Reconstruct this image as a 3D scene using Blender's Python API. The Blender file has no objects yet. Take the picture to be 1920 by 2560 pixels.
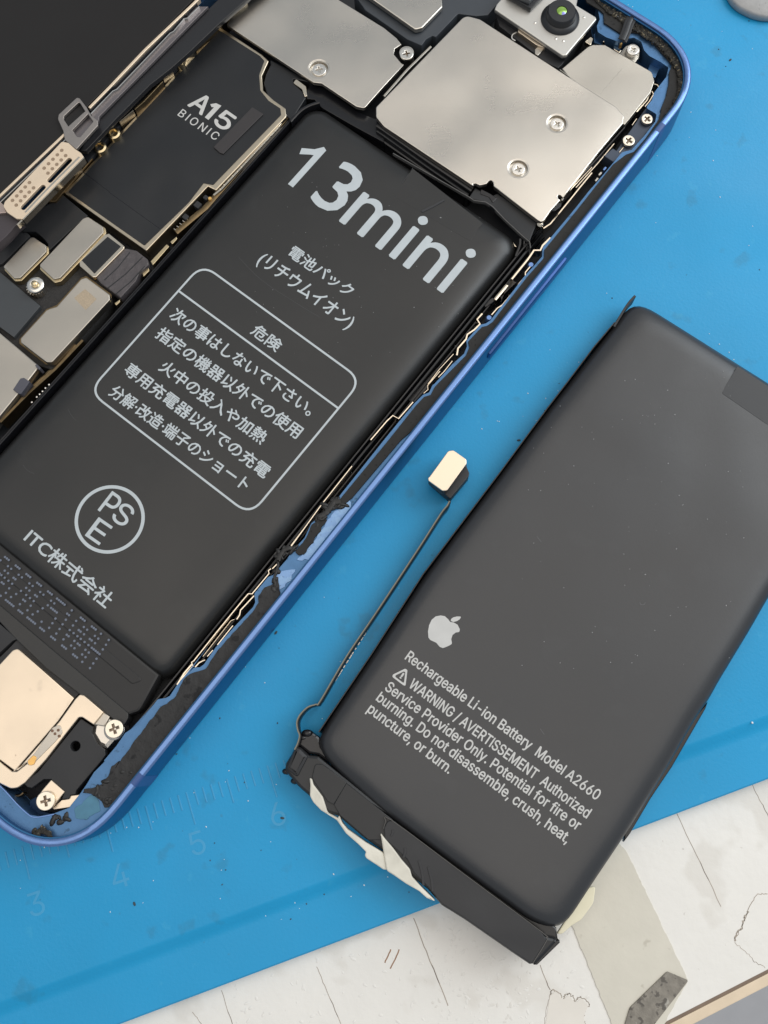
import bpy, bmesh, math, random
import numpy as np
from mathutils import Vector, Matrix, noise, geometry
R = random.Random(7)
S = bpy.context.scene
COL = S.collection
S.unit_settings.scale_length = 0.01          # one unit is one centimetre

# ------------------------------------------------------------------ camera
F, H = 2500.0, 12.4                          # focal length in photo pixels, height above the mat in cm
n = Vector((-1.495e-2, -2.4418e-1, -1.0)).normalized()      # the mat's normal seen from the camera (x right, y down, z forward)
X = (Vector((1, 0, 0)) - n * n.x).normalized()
Y = n.cross(X)
W = Matrix((X, Y, n))                        # camera axes -> world axes
cam_data = bpy.data.cameras.new('camera')
cam_data.sensor_fit = 'VERTICAL'; cam_data.sensor_height = 24; cam_data.lens = 24 * F / 2560
cam_data.clip_start = 0.5; cam_data.clip_end = 2000
cam = bpy.data.objects.new('camera', cam_data); COL.objects.link(cam)
cx, cy, cz = W @ Vector((1, 0, 0)), W @ Vector((0, -1, 0)), W @ Vector((0, 0, -1))
cam.matrix_world = Matrix.Translation((0, 0, H)) @ Matrix((cx, cy, cz)).transposed().to_4x4()
S.camera = cam

# ------------------------------------------------------------------ light
wd = bpy.data.worlds.new('World'); S.world = wd; wd.use_nodes = True
bg = wd.node_tree.nodes['Background']; bg.inputs[0].default_value = (0.86, 0.93, 1.0, 1); bg.inputs[1].default_value = 0.45
S.view_settings.view_transform = 'Standard'; S.view_settings.look = 'None'; S.view_settings.exposure = 0; S.view_settings.gamma = 1
def area(name, loc, target, sx, sy, rad, col):
    l = bpy.data.lights.new(name, 'AREA'); l.shape = 'RECTANGLE'; l.size = sx; l.size_y = sy
    l.energy = rad * math.pi * sx * sy; l.color = col
    o = bpy.data.objects.new(name, l); COL.objects.link(o); o.location = loc
    o.rotation_euler = (Vector(target) - Vector(loc)).to_track_quat('-Z', 'Y').to_euler()
    return o
cl = area('ceiling_light', (26, 19, 170), (26, 19, 0), 250, 165, 1.17, (1.0, 0.895, 0.775)); cl.rotation_euler = (0, 0, math.radians(35))
area('window_light', (31, 18, 27), (1, 3, 0), 34, 28, 3.7, (0.88, 0.95, 1.0))

# ------------------------------------------------------------------ geometry helpers
CROP = {'P': (0, 0, 1), 'F': (0, 0, 0.864063), '00': (0, 0, 3.45625), '10': (480, 0, 3.45625), '20': (960, 0, 3.45625), '30': (1440, 0, 3.45625),
        '01': (0, 480, 3.45625), '11': (480, 480, 3.45625), '21': (960, 480, 3.45625), '02': (0, 960, 3.45625), '12': (480, 960, 3.45625),
        '22': (960, 960, 3.45625), '03': (0, 1440, 3.45625), '13': (480, 1440, 3.45625), '23': (960, 1440, 3.45625), '33': (1440, 1440, 3.45625),
        '04': (0, 1920, 3.45625), '14': (480, 1920, 2.5922), '24': (1120, 1920, 2.0738), '37': (1440, 700, 3.45625),
        'a': (0, 1900, 4.1475), 'b': (1380, 0, 4.1475), 'c': (1180, 0, 5.53), 'd': (1000, 500, 4.1475), 'e': (700, 800, 4.1475),
        'f': (480, 1100, 4.1475), 'g': (300, 1400, 4.1475), 'h': (0, 850, 5.53), 'i': (0, 1340, 5.184), 'j': (1000, 400, 3.45625),
        'k': (360, 180, 4.1475), 'l': (680, 1780, 5.184), 'm': (0, 280, 6.3808), 'n': (1300, 2280, 2.6758), 'q': (960, 1280, 1.728), 'r': (0, 1280, 1.728)}
def px(k, x, y):
    a, b, s = CROP[k]; return a + x / s, b + y / s
def at(u, v, z):                              # the point of height z that stands at photo pixel u, v
    d = W @ Vector(((u - 960) / F, (v - 1280) / F, 1.0)); t = (z - H) / d.z
    return Vector((d.x * t, d.y * t))
def C(k, pts, z, r=0):                        # traced corners -> ground-plan points (x, y, fillet radius)
    out = []
    for p in pts:
        w = at(*px(k, p[0], p[1]), z); out.append((w.x, w.y, p[2] if len(p) > 2 else r))
    return out
def fillet(pts, seg=5):
    out = []; m = len(pts)
    for i, p in enumerate(pts):
        r = p[2] if len(p) > 2 else 0
        P, A, B = Vector(p[:2]), Vector(pts[i - 1][:2]), Vector(pts[(i + 1) % m][:2])
        a, b = A - P, B - P
        if r <= 0 or a.length < 1e-5 or b.length < 1e-5: out.append(P); continue
        ang = a.angle(b)
        if ang > 3.0 or ang < .15: out.append(P); continue
        t = min(r / math.tan(ang / 2), a.length * .48, b.length * .48)
        p0, p1 = P + a.normalized() * t, P + b.normalized() * t
        for s in range(seg + 1):
            q = s / seg; out.append((1 - q) ** 2 * p0 + 2 * q * (1 - q) * P + q * q * p1)
    return out
WP = {}
def base_of(o):
    return WP.get(o.name, Vector((0, 0, 0))) if o else Vector((0, 0, 0))
def finish(name, me, m, parent=None, angle=35, kind=None, label=None):
    vs = [v.co for v in me.vertices]
    lo = Vector([min(v[i] for v in vs) for i in range(3)]); hi = Vector([max(v[i] for v in vs) for i in range(3)])
    c = Vector(((lo.x + hi.x) / 2, (lo.y + hi.y) / 2, lo.z))
    me.transform(Matrix.Translation(-c))
    me.materials.clear(); me.materials.append(m)
    for p in me.polygons: p.use_smooth = True; p.material_index = 0
    me.set_sharp_from_angle(angle=math.radians(angle))
    me.name = name
    o = bpy.data.objects.new(name, me); COL.objects.link(o)
    o.parent = parent; o.location = c - base_of(parent); WP[o.name] = c
    if kind: o['kind'] = kind
    if label: o['label'] = label
    return o
def plate(name, loops, z0, z1, m, parent=None, bevel=.006, seg=5, **kw):
    """flat piece between heights z0 and z1 with rounded edges; further loops are holes"""
    if loops and not isinstance(loops[0], list): loops = [loops]
    cu = bpy.data.curves.new(name, 'CURVE'); cu.dimensions = '2D'; cu.fill_mode = 'BOTH'
    bevel = min(bevel, (z1 - z0) * .49)
    for lp in loops:
        pts = fillet(lp, seg); s = cu.splines.new('POLY'); s.points.add(len(pts) - 1)
        for q, p in zip(s.points, pts): q.co = (p[0], p[1], 0, 1)
        s.use_cyclic_u = True
    cu.extrude = (z1 - z0) / 2 - bevel; cu.bevel_depth = bevel; cu.bevel_resolution = 1; cu.offset = -bevel
    t = bpy.data.objects.new('t', cu); me = bpy.data.meshes.new_from_object(t)
    bpy.data.objects.remove(t); bpy.data.curves.remove(cu)
    me.transform(Matrix.Translation((0, 0, (z0 + z1) / 2)))
    return finish(name, me, m, parent, **kw)
def bm_mesh(bm):
    me = bpy.data.meshes.new('m'); bm.to_mesh(me); bm.free(); return me
def ribbon_bm(pts, w, z0, z1, bm=None):       # an upright-sided band along a line of ground-plan points
    bm = bm or bmesh.new(); P = [Vector(p[:2]) for p in pts]; rows = []
    for i, p in enumerate(P):
        a = P[max(i - 1, 0)]; b = P[min(i + 1, len(P) - 1)]; d = (b - a).normalized(); q = Vector((-d.y, d.x)) * (w / 2)
        zz0 = z0[i] if isinstance(z0, (list, tuple)) else z0; zz1 = z1[i] if isinstance(z1, (list, tuple)) else z1
        e = min(.004, w * .2)
        rows.append([bm.verts.new((*(p + q), zz0)), bm.verts.new((*(p + q), zz1 - e)), bm.verts.new((*(p + q * .7), zz1)),
                     bm.verts.new((*(p - q * .7), zz1)), bm.verts.new((*(p - q), zz1 - e)), bm.verts.new((*(p - q), zz0))])
    for a, b in zip(rows, rows[1:]):
        for i in range(6): bm.faces.new((a[i], a[(i + 1) % 6], b[(i + 1) % 6], b[i]))
    bm.faces.new(rows[0][::-1]); bm.faces.new(rows[-1])
    bmesh.ops.recalc_face_normals(bm, faces=bm.faces); return bm
def smooth_line(pts, seg=4):
    P = [Vector(p[:2]) for p in pts]; out = []
    for i in range(len(P) - 1):
        a, b, c, d = P[max(i - 1, 0)], P[i], P[i + 1], P[min(i + 2, len(P) - 1)]
        for s in range(seg):
            t = s / seg
            out.append(.5 * ((2 * b) + (c - a) * t + (2 * a - 5 * b + 4 * c - d) * t * t + (3 * b - a - 3 * c + d) * t ** 3))
    out.append(P[-1]); return out
def ribbon(name, k, pts, w, z0, z1, m, parent, soft=False, **kw):
    zz = z1 if not isinstance(z1, (list, tuple)) else z1[0]
    p = C(k, pts, zz)
    if soft: p = smooth_line(p)
    return finish(name, bm_mesh(ribbon_bm(p, w, z0, z1)), m, parent, **kw)
def lathe(name, c, prof, m, parent, seg=28, sq=1, **kw):   # prof: (radius, z) from the outside in
    bm = bmesh.new(); rows = []
    for r, z in prof:
        if r <= 1e-6: rows.append([bm.verts.new((c[0], c[1], z))])
        else: rows.append([bm.verts.new((c[0] + r * math.cos(a), c[1] + r * math.sin(a), z)) for a in [2 * math.pi * i / seg for i in range(seg)]])
    for a, b in zip(rows, rows[1:]):
        for i in range(seg):
            j = (i + 1) % seg
            if len(b) == 1 and len(a) > 1: bm.faces.new((a[i], a[j], b[0]))
            elif len(a) == 1: bm.faces.new((a[0], b[j], b[i]))
            else: bm.faces.new((a[i], a[j], b[j], b[i]))
    return finish(name, bm_mesh(bm), m, parent, angle=40, **kw)
def empty(name, loc, label, cat, group=None):
    o = bpy.data.objects.new(name, None); COL.objects.link(o); o.empty_display_size = .3
    o.location = loc; WP[o.name] = Vector(loc); o['label'] = label; o['category'] = cat
    if group: o['group'] = group
    return o
def tag(o, label, cat, group=None):
    o['label'] = label; o['category'] = cat
    if group: o['group'] = group
    return o

# ------------------------------------------------------------------ materials
def mat(name, col, rough=.5, metal=0, var=.08, vs=6, bump=0, bs=60, spec=.5, rvar=0, coat=0, spots=None, wave=None, brush=0):
    """noise varies the colour (var) and relief (bump); spots = (colour, scale, threshold, amount)"""
    m = bpy.data.materials.new(name); m.use_nodes = True; nt = m.node_tree; N = nt.nodes; L = nt.links
    b = N['Principled BSDF']; b.inputs['Roughness'].default_value = rough; b.inputs['Metallic'].default_value = metal
    b.inputs['Specular IOR Level'].default_value = spec; b.inputs['Coat Weight'].default_value = coat; b.inputs['Coat Roughness'].default_value = .15
    tc = N.new('ShaderNodeTexCoord')
    nz = N.new('ShaderNodeTexNoise'); nz.inputs['Scale'].default_value = vs; nz.inputs['Detail'].default_value = 5
    L.new(tc.outputs['Object'], nz.inputs['Vector'])
    mx = N.new('ShaderNodeMix'); mx.data_type = 'RGBA'
    mx.inputs[6].default_value = (*[c * (1 - var) for c in col], 1); mx.inputs[7].default_value = (*[min(1, c * (1 + var)) for c in col], 1)
    L.new(nz.outputs['Fac'], mx.inputs[0]); out = mx.outputs[2]
    if spots:
        for sc, ss, th, am in (spots if isinstance(spots, list) else [spots]):
            n2 = N.new('ShaderNodeTexNoise'); n2.inputs['Scale'].default_value = ss; n2.inputs['Detail'].default_value = 3
            L.new(tc.outputs['Object'], n2.inputs['Vector'])
            rp = N.new('ShaderNodeMapRange'); rp.inputs[1].default_value = th; rp.inputs[2].default_value = th + .06; rp.inputs[4].default_value = am
            L.new(n2.outputs['Fac'], rp.inputs[0])
            m2 = N.new('ShaderNodeMix'); m2.data_type = 'RGBA'; m2.inputs[7].default_value = (*sc, 1)
            L.new(rp.outputs[0], m2.inputs[0]); L.new(out, m2.inputs[6]); out = m2.outputs[2]
    L.new(out, b.inputs['Base Color'])
    if rvar:
        mr = N.new('ShaderNodeMapRange'); mr.inputs[1].default_value = .3; mr.inputs[2].default_value = .7
        mr.inputs[3].default_value = rough - rvar; mr.inputs[4].default_value = rough + rvar
        n3 = N.new('ShaderNodeTexNoise'); n3.inputs['Scale'].default_value = vs * .6; n3.inputs['Detail'].default_value = 6
        L.new(tc.outputs['Object'], n3.inputs['Vector']); L.new(n3.outputs['Fac'], mr.inputs[0]); L.new(mr.outputs[0], b.inputs['Roughness'])
    if wave:                                  # slow undulation of the sheet, seen only in what it reflects
        nw = N.new('ShaderNodeTexNoise'); nw.inputs['Scale'].default_value = wave[0]; nw.inputs['Detail'].default_value = 1
        L.new(tc.outputs['Object'], nw.inputs['Vector'])
        bw = N.new('ShaderNodeBump'); bw.inputs['Distance'].default_value = wave[1]
        L.new(nw.outputs['Fac'], bw.inputs['Height']); L.new(bw.outputs['Normal'], b.inputs['Normal'])
    if brush:                                 # drawn grain
        mp = N.new('ShaderNodeMapping'); mp.inputs['Rotation'].default_value = (0, 0, math.radians(-52)); mp.inputs['Scale'].default_value = (2, 60, 1)
        ng = N.new('ShaderNodeTexNoise'); ng.inputs['Scale'].default_value = 3; ng.inputs['Detail'].default_value = 3
        L.new(tc.outputs['Object'], mp.inputs[0]); L.new(mp.outputs[0], ng.inputs['Vector'])
        bg_ = N.new('ShaderNodeBump'); bg_.inputs['Distance'].default_value = brush
        L.new(ng.outputs['Fac'], bg_.inputs['Height'])
        if wave: L.new(bw.outputs['Normal'], bg_.inputs['Normal'])
        L.new(bg_.outputs['Normal'], b.inputs['Normal'])
    if bump:
        nb = N.new('ShaderNodeTexNoise'); nb.inputs['Scale'].default_value = bs; nb.inputs['Detail'].default_value = 4
        L.new(tc.outputs['Object'], nb.inputs['Vector'])
        bp = N.new('ShaderNodeBump'); bp.inputs['Strength'].default_value = 1; bp.inputs['Distance'].default_value = bump
        L.new(nb.outputs['Fac'], bp.inputs['Height'])
        if wave and not brush: L.new(bw.outputs['Normal'], bp.inputs['Normal'])
        if brush: L.new(bg_.outputs['Normal'], bp.inputs['Normal'])
        L.new(bp.outputs['Normal'], b.inputs['Normal'])
    return m
M = dict(
    mat=mat('blue_silicone', (.013, .305, .59), .42, var=.09, vs=.9, bump=.0022, bs=26, rvar=.09, spec=.33, spots=[((.03, .17, .27), 2.3, .64, .28), ((.05, .38, .62), 5.2, .67, .25), ((.06, .14, .18), 11, .735, .4)]),
    tick=mat('raised_silicone', (.035, .32, .58), .45, var=.1, vs=14),
    table=mat('white_paint', (.79, .76, .71), .38, var=.05, vs=1.5, bump=.008, bs=6, rvar=.12, spots=[((.32, .25, .20), 9, .735, .7), ((.66, .62, .56), 1.3, .56, .5), ((.45, .42, .38), 22, .75, .6)]),
    vinyl=mat('peeled_paint', (.76, .71, .64), .5, var=.08, vs=2),
    seam=mat('seam_dirt', (.42, .36, .30), .8, var=.6, vs=3, spots=((.13, .10, .08), 3, .56, .8)),
    wood=mat('edge_wood', (.72, .58, .42), .5, var=.15, vs=4),
    woodd=mat('edge_brown_strip', (.20, .14, .10), .6, var=.3, vs=4),  # dark brown line along the top of the table edge
    floor=mat('floor_grey', (.58, .58, .60), .5, var=.15, vs=.3),
    tape=mat('old_tape', (.64, .60, .51), .35, var=.08, vs=3, bump=.003, bs=12, spots=((.30, .26, .19), 5, .66, .35)),
    felt=mat('dirty_grey_tape', (.24, .215, .18), .7, var=.5, vs=9, bump=.01, bs=30, spots=[((.08, .07, .06), 14, .56, .8), ((.55, .52, .46), 11, .66, .5)]),
    putty=mat('grey_disc', (.36, .35, .34), .5, var=.18, vs=8, bump=.004, bs=20, spots=((.1, .1, .1), 26, .66, .8)),
    steel=mat('satin_steel', (.65, .61, .55), .30, 1, var=.05, vs=1.5, bump=.0003, bs=60, rvar=.06, wave=(.55, .07), brush=.0006, spots=((.52, .48, .42), 9, .72, .18)),
    steel2=mat('grey_satin_steel', (.52, .485, .43), .38, 1, var=.04, vs=2, rvar=.06, wave=(.7, .04), brush=.0004),
    screw=mat('screw_steel', (.80, .77, .72), .27, 1, var=.05, vs=30),
    screww=mat('warm_screw', (.80, .73, .62), .3, 1, var=.06, vs=30),
    mirror=mat('bright_spring_steel', (.82, .72, .58), .18, 1, var=.06, vs=12),
    gilt=mat('lit_gilt', (.88, .71, .53), .42, .55, var=.05, vs=4, rvar=.05),  # paler than the metal: the lamp's reflection is put into the colour
    bronze=mat('dull_bronze', (.60, .52, .40), .3, 1, var=.1, vs=12),
    gold=mat('gold_plating', (.66, .54, .34), .28, 1, var=.1, vs=20),
    goldd=mat('dark_brass', (.20, .145, .08), .38, 1, var=.4, vs=12),
    creamy=mat('nickel_cover', (.79, .67, .53), .36, 1, var=.04, vs=3, rvar=.05, spots=[((.55, .47, .38), 3.5, .66, .35), ((.35, .27, .2), 16, .74, .6)]),
    pouch=mat('battery_pouch', (.026, .027, .030), .35, var=.12, vs=1.0, bump=.0006, bs=40, rvar=.06, spec=.62, wave=(.6, .05), spots=((.040, .041, .044), 2.6, .60, .15)),
    pouch1=mat('new_battery_pouch', (.016, .016, .016), .36, var=.08, vs=1.2, bump=.0005, bs=45, rvar=.06, spec=.55, wave=(.5, .04), spots=((.028, .028, .028), 2.8, .60, .15)),
    terr=mat('taped_pouch', (.026, .025, .025), .45, var=.1, vs=3, bump=.002, bs=6, spec=.35),
    film=mat('black_film', (.014, .015, .017), .38, var=.1, vs=4, bump=.0004, bs=40, spec=.45, wave=(1.0, .05)),
    film2=mat('dull_black_film', (.027, .027, .029), .48, var=.12, vs=4, bump=.0008, bs=45, spec=.4, wave=(1.4, .08)),
    gloss=mat('glossy_black', (.010, .010, .012), .22, var=.2, vs=8),
    dark=mat('dark_recess', (.008, .009, .012), .6, var=.3, vs=6),
    panel=mat('screen_back', (.016, .0145, .014), .42, var=.08, vs=1.5, rvar=.03, spec=.3),
    rim=mat('blue_anodised_rim', (.165, .28, .56), .33, .85, var=.06, vs=10, rvar=.05, spots=((.8, .85, .95), 60, .74, .6)),  # the pale spots paint highlight speckles on the rim
    wall=mat('blue_anodised_side', (.030, .125, .27), .36, .8, var=.06, vs=6),  # darker than the rim: shade and the mat's reflection put into the colour
    band=mat('antenna_plastic', (.035, .085, .25), .45, var=.08, vs=12),
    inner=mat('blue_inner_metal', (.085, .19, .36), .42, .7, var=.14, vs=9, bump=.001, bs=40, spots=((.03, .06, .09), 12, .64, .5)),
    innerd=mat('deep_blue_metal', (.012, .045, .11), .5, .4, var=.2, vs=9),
    gasket=mat('black_gasket', (.026, .025, .024), .72, var=.2, vs=10, bump=.004, bs=22, spec=.3, spots=((.006, .006, .006), 26, .64, .9)),
    glue=mat('torn_adhesive', (.020, .019, .018), .5, var=.4, vs=14, bump=.012, bs=18, spec=.5),
    crumb=mat('dusty_adhesive', (.030, .027, .022), .85, var=.4, vs=22, bump=.016, bs=34, spots=[((.22, .18, .11), 24, .60, .75), ((.02, .06, .12), 15, .63, .7)]),
    crumb2=mat('adhesive_crumb', (.17, .15, .11), .9, var=.7, vs=14),
    smear=mat('lit_ledge_smear', (.26, .42, .66), .45, .6, var=.15, vs=8, bump=.002, bs=30, spots=[((.18, .31, .58), 9, .46, .5), ((.10, .13, .17), 30, .66, .7)]),  # bright reflection put into the ledge colour, with dark adhesive specks
    gasketr=mat('torn_gasket', (.030, .029, .029), .62, var=.35, vs=8, bump=.03, bs=9, spec=.35, spots=((.007, .007, .008), 9, .58, .85)),
    recess=mat('recess_metal', (.22, .17, .13), .4, .8, var=.2, vs=20),
    foam=mat('black_foam', (.035, .033, .032), .9, var=.6, vs=40, bump=.012, bs=55),
    ink=mat('grey_white_ink', (.50, .54, .56), .55, var=.12, vs=5, spots=((.25, .27, .28), 40, .72, .5)),
    ink2=mat('warm_white_ink', (.56, .55, .53), .55, var=.12, vs=5, spots=((.3, .3, .3), 45, .72, .5)),
    ink3=mat('dot_ink', (.15, .17, .22), .55, var=.15, vs=20),
    adh=mat('white_adhesive', (.74, .70, .60), .5, var=.10, vs=4, bump=.006, bs=12, spec=.35, wave=(2.2, .25)),
    adhy=mat('yellowed_adhesive', (.80, .74, .55), .5, var=.05, vs=6, spec=.3),
    lens=mat('lens_barrel', (.018, .019, .022), .38, var=.1, vs=10),
    glassg=mat('green_coated_glass', (.30, .50, .10), .12, .3, var=.5, vs=12, spots=((.25, .22, .75), 9, .56, .9)),
    white=mat('lint', (.75, .82, .85), .8, var=.1),
    soot=mat('dirt_grain', (.05, .07, .08), .8, var=.4),
    fpc=mat('olive_flex_edge', (.20, .19, .15), .4, .2, var=.2, vs=10),
    pad=mat('orange_contact', (.85, .50, .16), .35, .6, var=.2, vs=10),
    brownhole=mat('brown_hole', (.20, .11, .07), .6, var=.2, vs=10),
    dimple=mat('pierced_hole', (.36, .26, .18), .5, .4, var=.15, vs=16),
    code=mat('etched_code', (.52, .43, .32), .5, .9, var=.35, vs=45),
)

# ------------------------------------------------------------------ lettering
import os
INTER = None
_fp = os.path.join(bpy.utils.system_resource('DATAFILES', path='fonts') or '', 'Inter.woff2')      # Blender's own interface typeface
try: INTER = bpy.data.fonts.load(_fp)
except Exception: INTER = None
def text_mesh(s, off=0, spacing=1):
    cu = bpy.data.curves.new('t', 'FONT'); cu.body = s; bars = []
    if INTER and all(ord(c) < 256 for c in s) and ('I' in s or 'l' in s):      # plain upright I and l: a bar over a dotless stem
        def edges_of(t_):
            c2 = bpy.data.curves.new('t', 'FONT'); c2.body = t_; c2.font = INTER; c2.space_character = spacing; c2.fill_mode = 'NONE'
            o2 = bpy.data.objects.new('t', c2); m2 = bpy.data.meshes.new_from_object(o2)
            xs = [v.co.x for v in m2.vertices]; ys = [v.co.y for v in m2.vertices]
            bpy.data.objects.remove(o2); bpy.data.curves.remove(c2); bpy.data.meshes.remove(m2); return min(xs), max(xs), max(ys)
        sub = s.replace('I', '\u0131').replace('l', '\u0131'); sx0, sx1, _ = edges_of('\u0131'); hI, hl = edges_of('H')[2], edges_of('d')[2]
        for i_, ch_ in enumerate(s):
            if ch_ in 'Il': xr_ = edges_of(sub[:i_ + 1])[1]; bars.append((xr_ - (sx1 - sx0), xr_, hI if ch_ == 'I' else hl))
        cu.body = sub
    if INTER and all(ord(c) < 256 for c in s): cu.font = INTER
    cu.resolution_u = 3; cu.offset = off; cu.fill_mode = 'NONE'; cu.space_character = spacing
    t = bpy.data.objects.new('t', cu); me = bpy.data.meshes.new_from_object(t)
    bpy.data.objects.remove(t); bpy.data.curves.remove(cu)
    # fill the outlines by winding number, so overlapping strokes of a glyph merge
    co = [v.co.to_2d() for v in me.vertices]; ed_ = [tuple(e.vertices) for e in me.edges]
    bpy.data.meshes.remove(me)
    sgn = sum(co[a].cross(co[b]) for a, b in ed_)
    for x0_, x1_, h_ in bars:
        q_ = [Vector((x0_, .0)), Vector((x1_, .0)), Vector((x1_, h_)), Vector((x0_, h_))]
        if sgn < 0: q_ = q_[::-1]
        k_ = len(co); co += q_; ed_ += [(k_, k_ + 1), (k_ + 1, k_ + 2), (k_ + 2, k_ + 3), (k_ + 3, k_)]
    vs, es, fs, _, _, _ = geometry.delaunay_2d_cdt(co, ed_, [], 0, 1e-6)
    A = np.array([co[a] for a, b in ed_]); B = np.array([co[b] for a, b in ed_])
    keep = []
    for f in fs:
        c = (vs[f[0]] + vs[f[1]] + vs[f[2]]) / 3
        up = (A[:, 1] <= c.y) & (B[:, 1] > c.y); dn = (A[:, 1] > c.y) & (B[:, 1] <= c.y)
        cr = (B[:, 0] - A[:, 0]) * (c.y - A[:, 1]) - (c.x - A[:, 0]) * (B[:, 1] - A[:, 1])
        if (up & (cr > 0)).sum() - (dn & (cr < 0)).sum(): keep.append(f)
    me = bpy.data.meshes.new('t'); me.from_pydata([(v.x, v.y, 0) for v in vs], [], keep)
    bm = bmesh.new(); bm.from_mesh(me); bmesh.ops.delete(bm, geom=[v for v in bm.verts if not v.link_faces], context='VERTS')
    bmesh.ops.recalc_face_normals(bm, faces=bm.faces)
    if sum(f.normal.z for f in bm.faces) < 0: bmesh.ops.reverse_faces(bm, faces=bm.faces)
    bm.to_mesh(me); bm.free(); return me
def bbox(me):
    xs = [v.co.x for v in me.vertices]; ys = [v.co.y for v in me.vertices]; return min(xs), max(xs), min(ys), max(ys)
def lettering(name, s, ref, k, bl, br, tl, z, m, parent, off=0, spacing=1, fat=0):
    """flat print: baseline from bl to br, tl marks the top of the reference glyph"""
    me = text_mesh(s, off, spacing); x0, x1, _, _ = bbox(me); rm = text_mesh(ref, off); _, _, y0, y1 = bbox(rm); bpy.data.meshes.remove(rm)
    A, B, T = [at(*px(k2, x, y), z) for k2, x, y in ((k,) + tuple(bl), (br[2] if len(br) > 2 else k, br[0], br[1]), (k,) + tuple(tl))]
    d = (B - A); wdt = d.length; d.normalize(); q = Vector((-d.y, d.x)); hgt = (T - A).dot(q)
    sx, sy = wdt / (x1 - x0), hgt / (y1 - y0)
    for v in me.vertices:
        p = A + d * ((v.co.x - x0) * sx) + q * ((v.co.y - y0) * sy); v.co = (p.x, p.y, z)
    bm = bmesh.new(); bm.from_mesh(me); r = bmesh.ops.extrude_face_region(bm, geom=bm.faces[:])
    for g in r['geom']:
        if isinstance(g, bmesh.types.BMVert): g.co.z += .0015
    if fat:                                   # heavier strokes: the same glyphs again, a hair to each side and a hair higher
        src = bm.copy()
        for j, (ox, oy) in enumerate(((fat, 0), (-fat, 0), (0, fat), (0, -fat))):
            t = src.copy()
            for v in t.verts: v.co += Vector((d.x * ox + q.x * oy, d.y * ox + q.y * oy, .0003 * (j + 1)))
            tm = bpy.data.meshes.new('t'); t.to_mesh(tm); t.free(); bm.from_mesh(tm); bpy.data.meshes.remove(tm)
        src.free()
    bm.to_mesh(me); bm.free()
    return finish(name, me, m, parent, angle=30)

# ------------------------------------------------------------------ local frames
def frame_axes(deg):
    a = math.radians(deg); ey = Vector((math.cos(a), math.sin(a))); return Vector((ey.y, -ey.x)), ey
EX, EY = frame_axes(52.24)
def U(x, y): return EX * x + EY * y           # phone plan: x across, y along
def loc(k, x, y, z):
    w = at(*px(k, x, y), z); return w.dot(EX), w.dot(EY)
def rrect(x0, x1, y0, y1, r, seg=14, f=U, ex=2.35):
    pts = []
    for cx_, cy_, a0 in ((x1 - r, y1 - r, 0), (x0 + r, y1 - r, 90), (x0 + r, y0 + r, 180), (x1 - r, y0 + r, 270)):
        for i in range(seg + 1):
            a = math.radians(a0 + 90 * i / seg); c, s = math.cos(a), math.sin(a)
            q = 2 / ex; pts.append(f(cx_ + r * math.copysign(abs(c) ** q, c), cy_ + r * math.copysign(abs(s) ** q, s)))
    return pts
def cap(bm, ring_, step=.32):
    z = ring_[0].co.z; pts = [v.co.to_2d() for v in ring_]; k = len(pts)
    xs = [p.x for p in pts]; ys = [p.y for p in pts]; ins = []
    x = min(xs) + step / 2
    while x < max(xs):
        y = min(ys) + step / 2
        while y < max(ys):
            q = Vector((x, y)); c = False
            for i in range(k):
                a, b = pts[i], pts[i - 1]
                if (a.y > q.y) != (b.y > q.y) and q.x < (b.x - a.x) * (q.y - a.y) / (b.y - a.y) + a.x: c = not c
            if c and min((q - p).length for p in pts) > step * .55: ins.append(q)
            y += step
        x += step
    vs, es, fs, ov_, _, _ = geometry.delaunay_2d_cdt(pts + ins, [(i, (i + 1) % k) for i in range(k)], [], 1, 1e-6)
    bv = []
    for i, v in enumerate(vs):
        o = [j for j in ov_[i] if j < k]; bv.append(ring_[o[0]] if o else bm.verts.new((v.x, v.y, z)))
    for f in fs:
        try: bm.faces.new([bv[i] for i in f])
        except ValueError: pass
def pillow(name, f, x0, x1, y0, y1, r, prof, m, parent, seg=8, wob=0, **kw):
    """soft-edged pouch: prof is a list of (inset, z) from the bottom edge to the top"""
    bm = bmesh.new(); rows = []
    for ins, z in prof:
        pts = rrect(x0 + ins, x1 - ins, y0 + ins, y1 - ins, max(r - ins * .6, .03), seg, f, 2)
        rows.append([bm.verts.new((p.x, p.y, z + wob * (noise.noise(Vector((p.x * .8, p.y * .8, z))) if z > .2 else 0))) for p in pts])
    for a, b in zip(rows, rows[1:]):
        k = len(a)
        for i in range(k): bm.faces.new((a[i], a[(i + 1) % k], b[(i + 1) % k], b[i]))
    cap(bm, rows[-1]); bm.faces.new(rows[0][::-1])
    bmesh.ops.recalc_face_normals(bm, faces=bm.faces)
    return finish(name, bm_mesh(bm), m, parent, angle=60, **kw)

# ================================================================== SETTING
ZT = -.28                                     # table top
def wpoly(k, pts, z): return C(k, pts, z)
fl = plate('floor', [(-160, -160), (160, -160), (160, 200), (-160, 200)], -70.2, -70, M['floor'], bevel=.01); fl['kind'] = 'structure'
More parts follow.
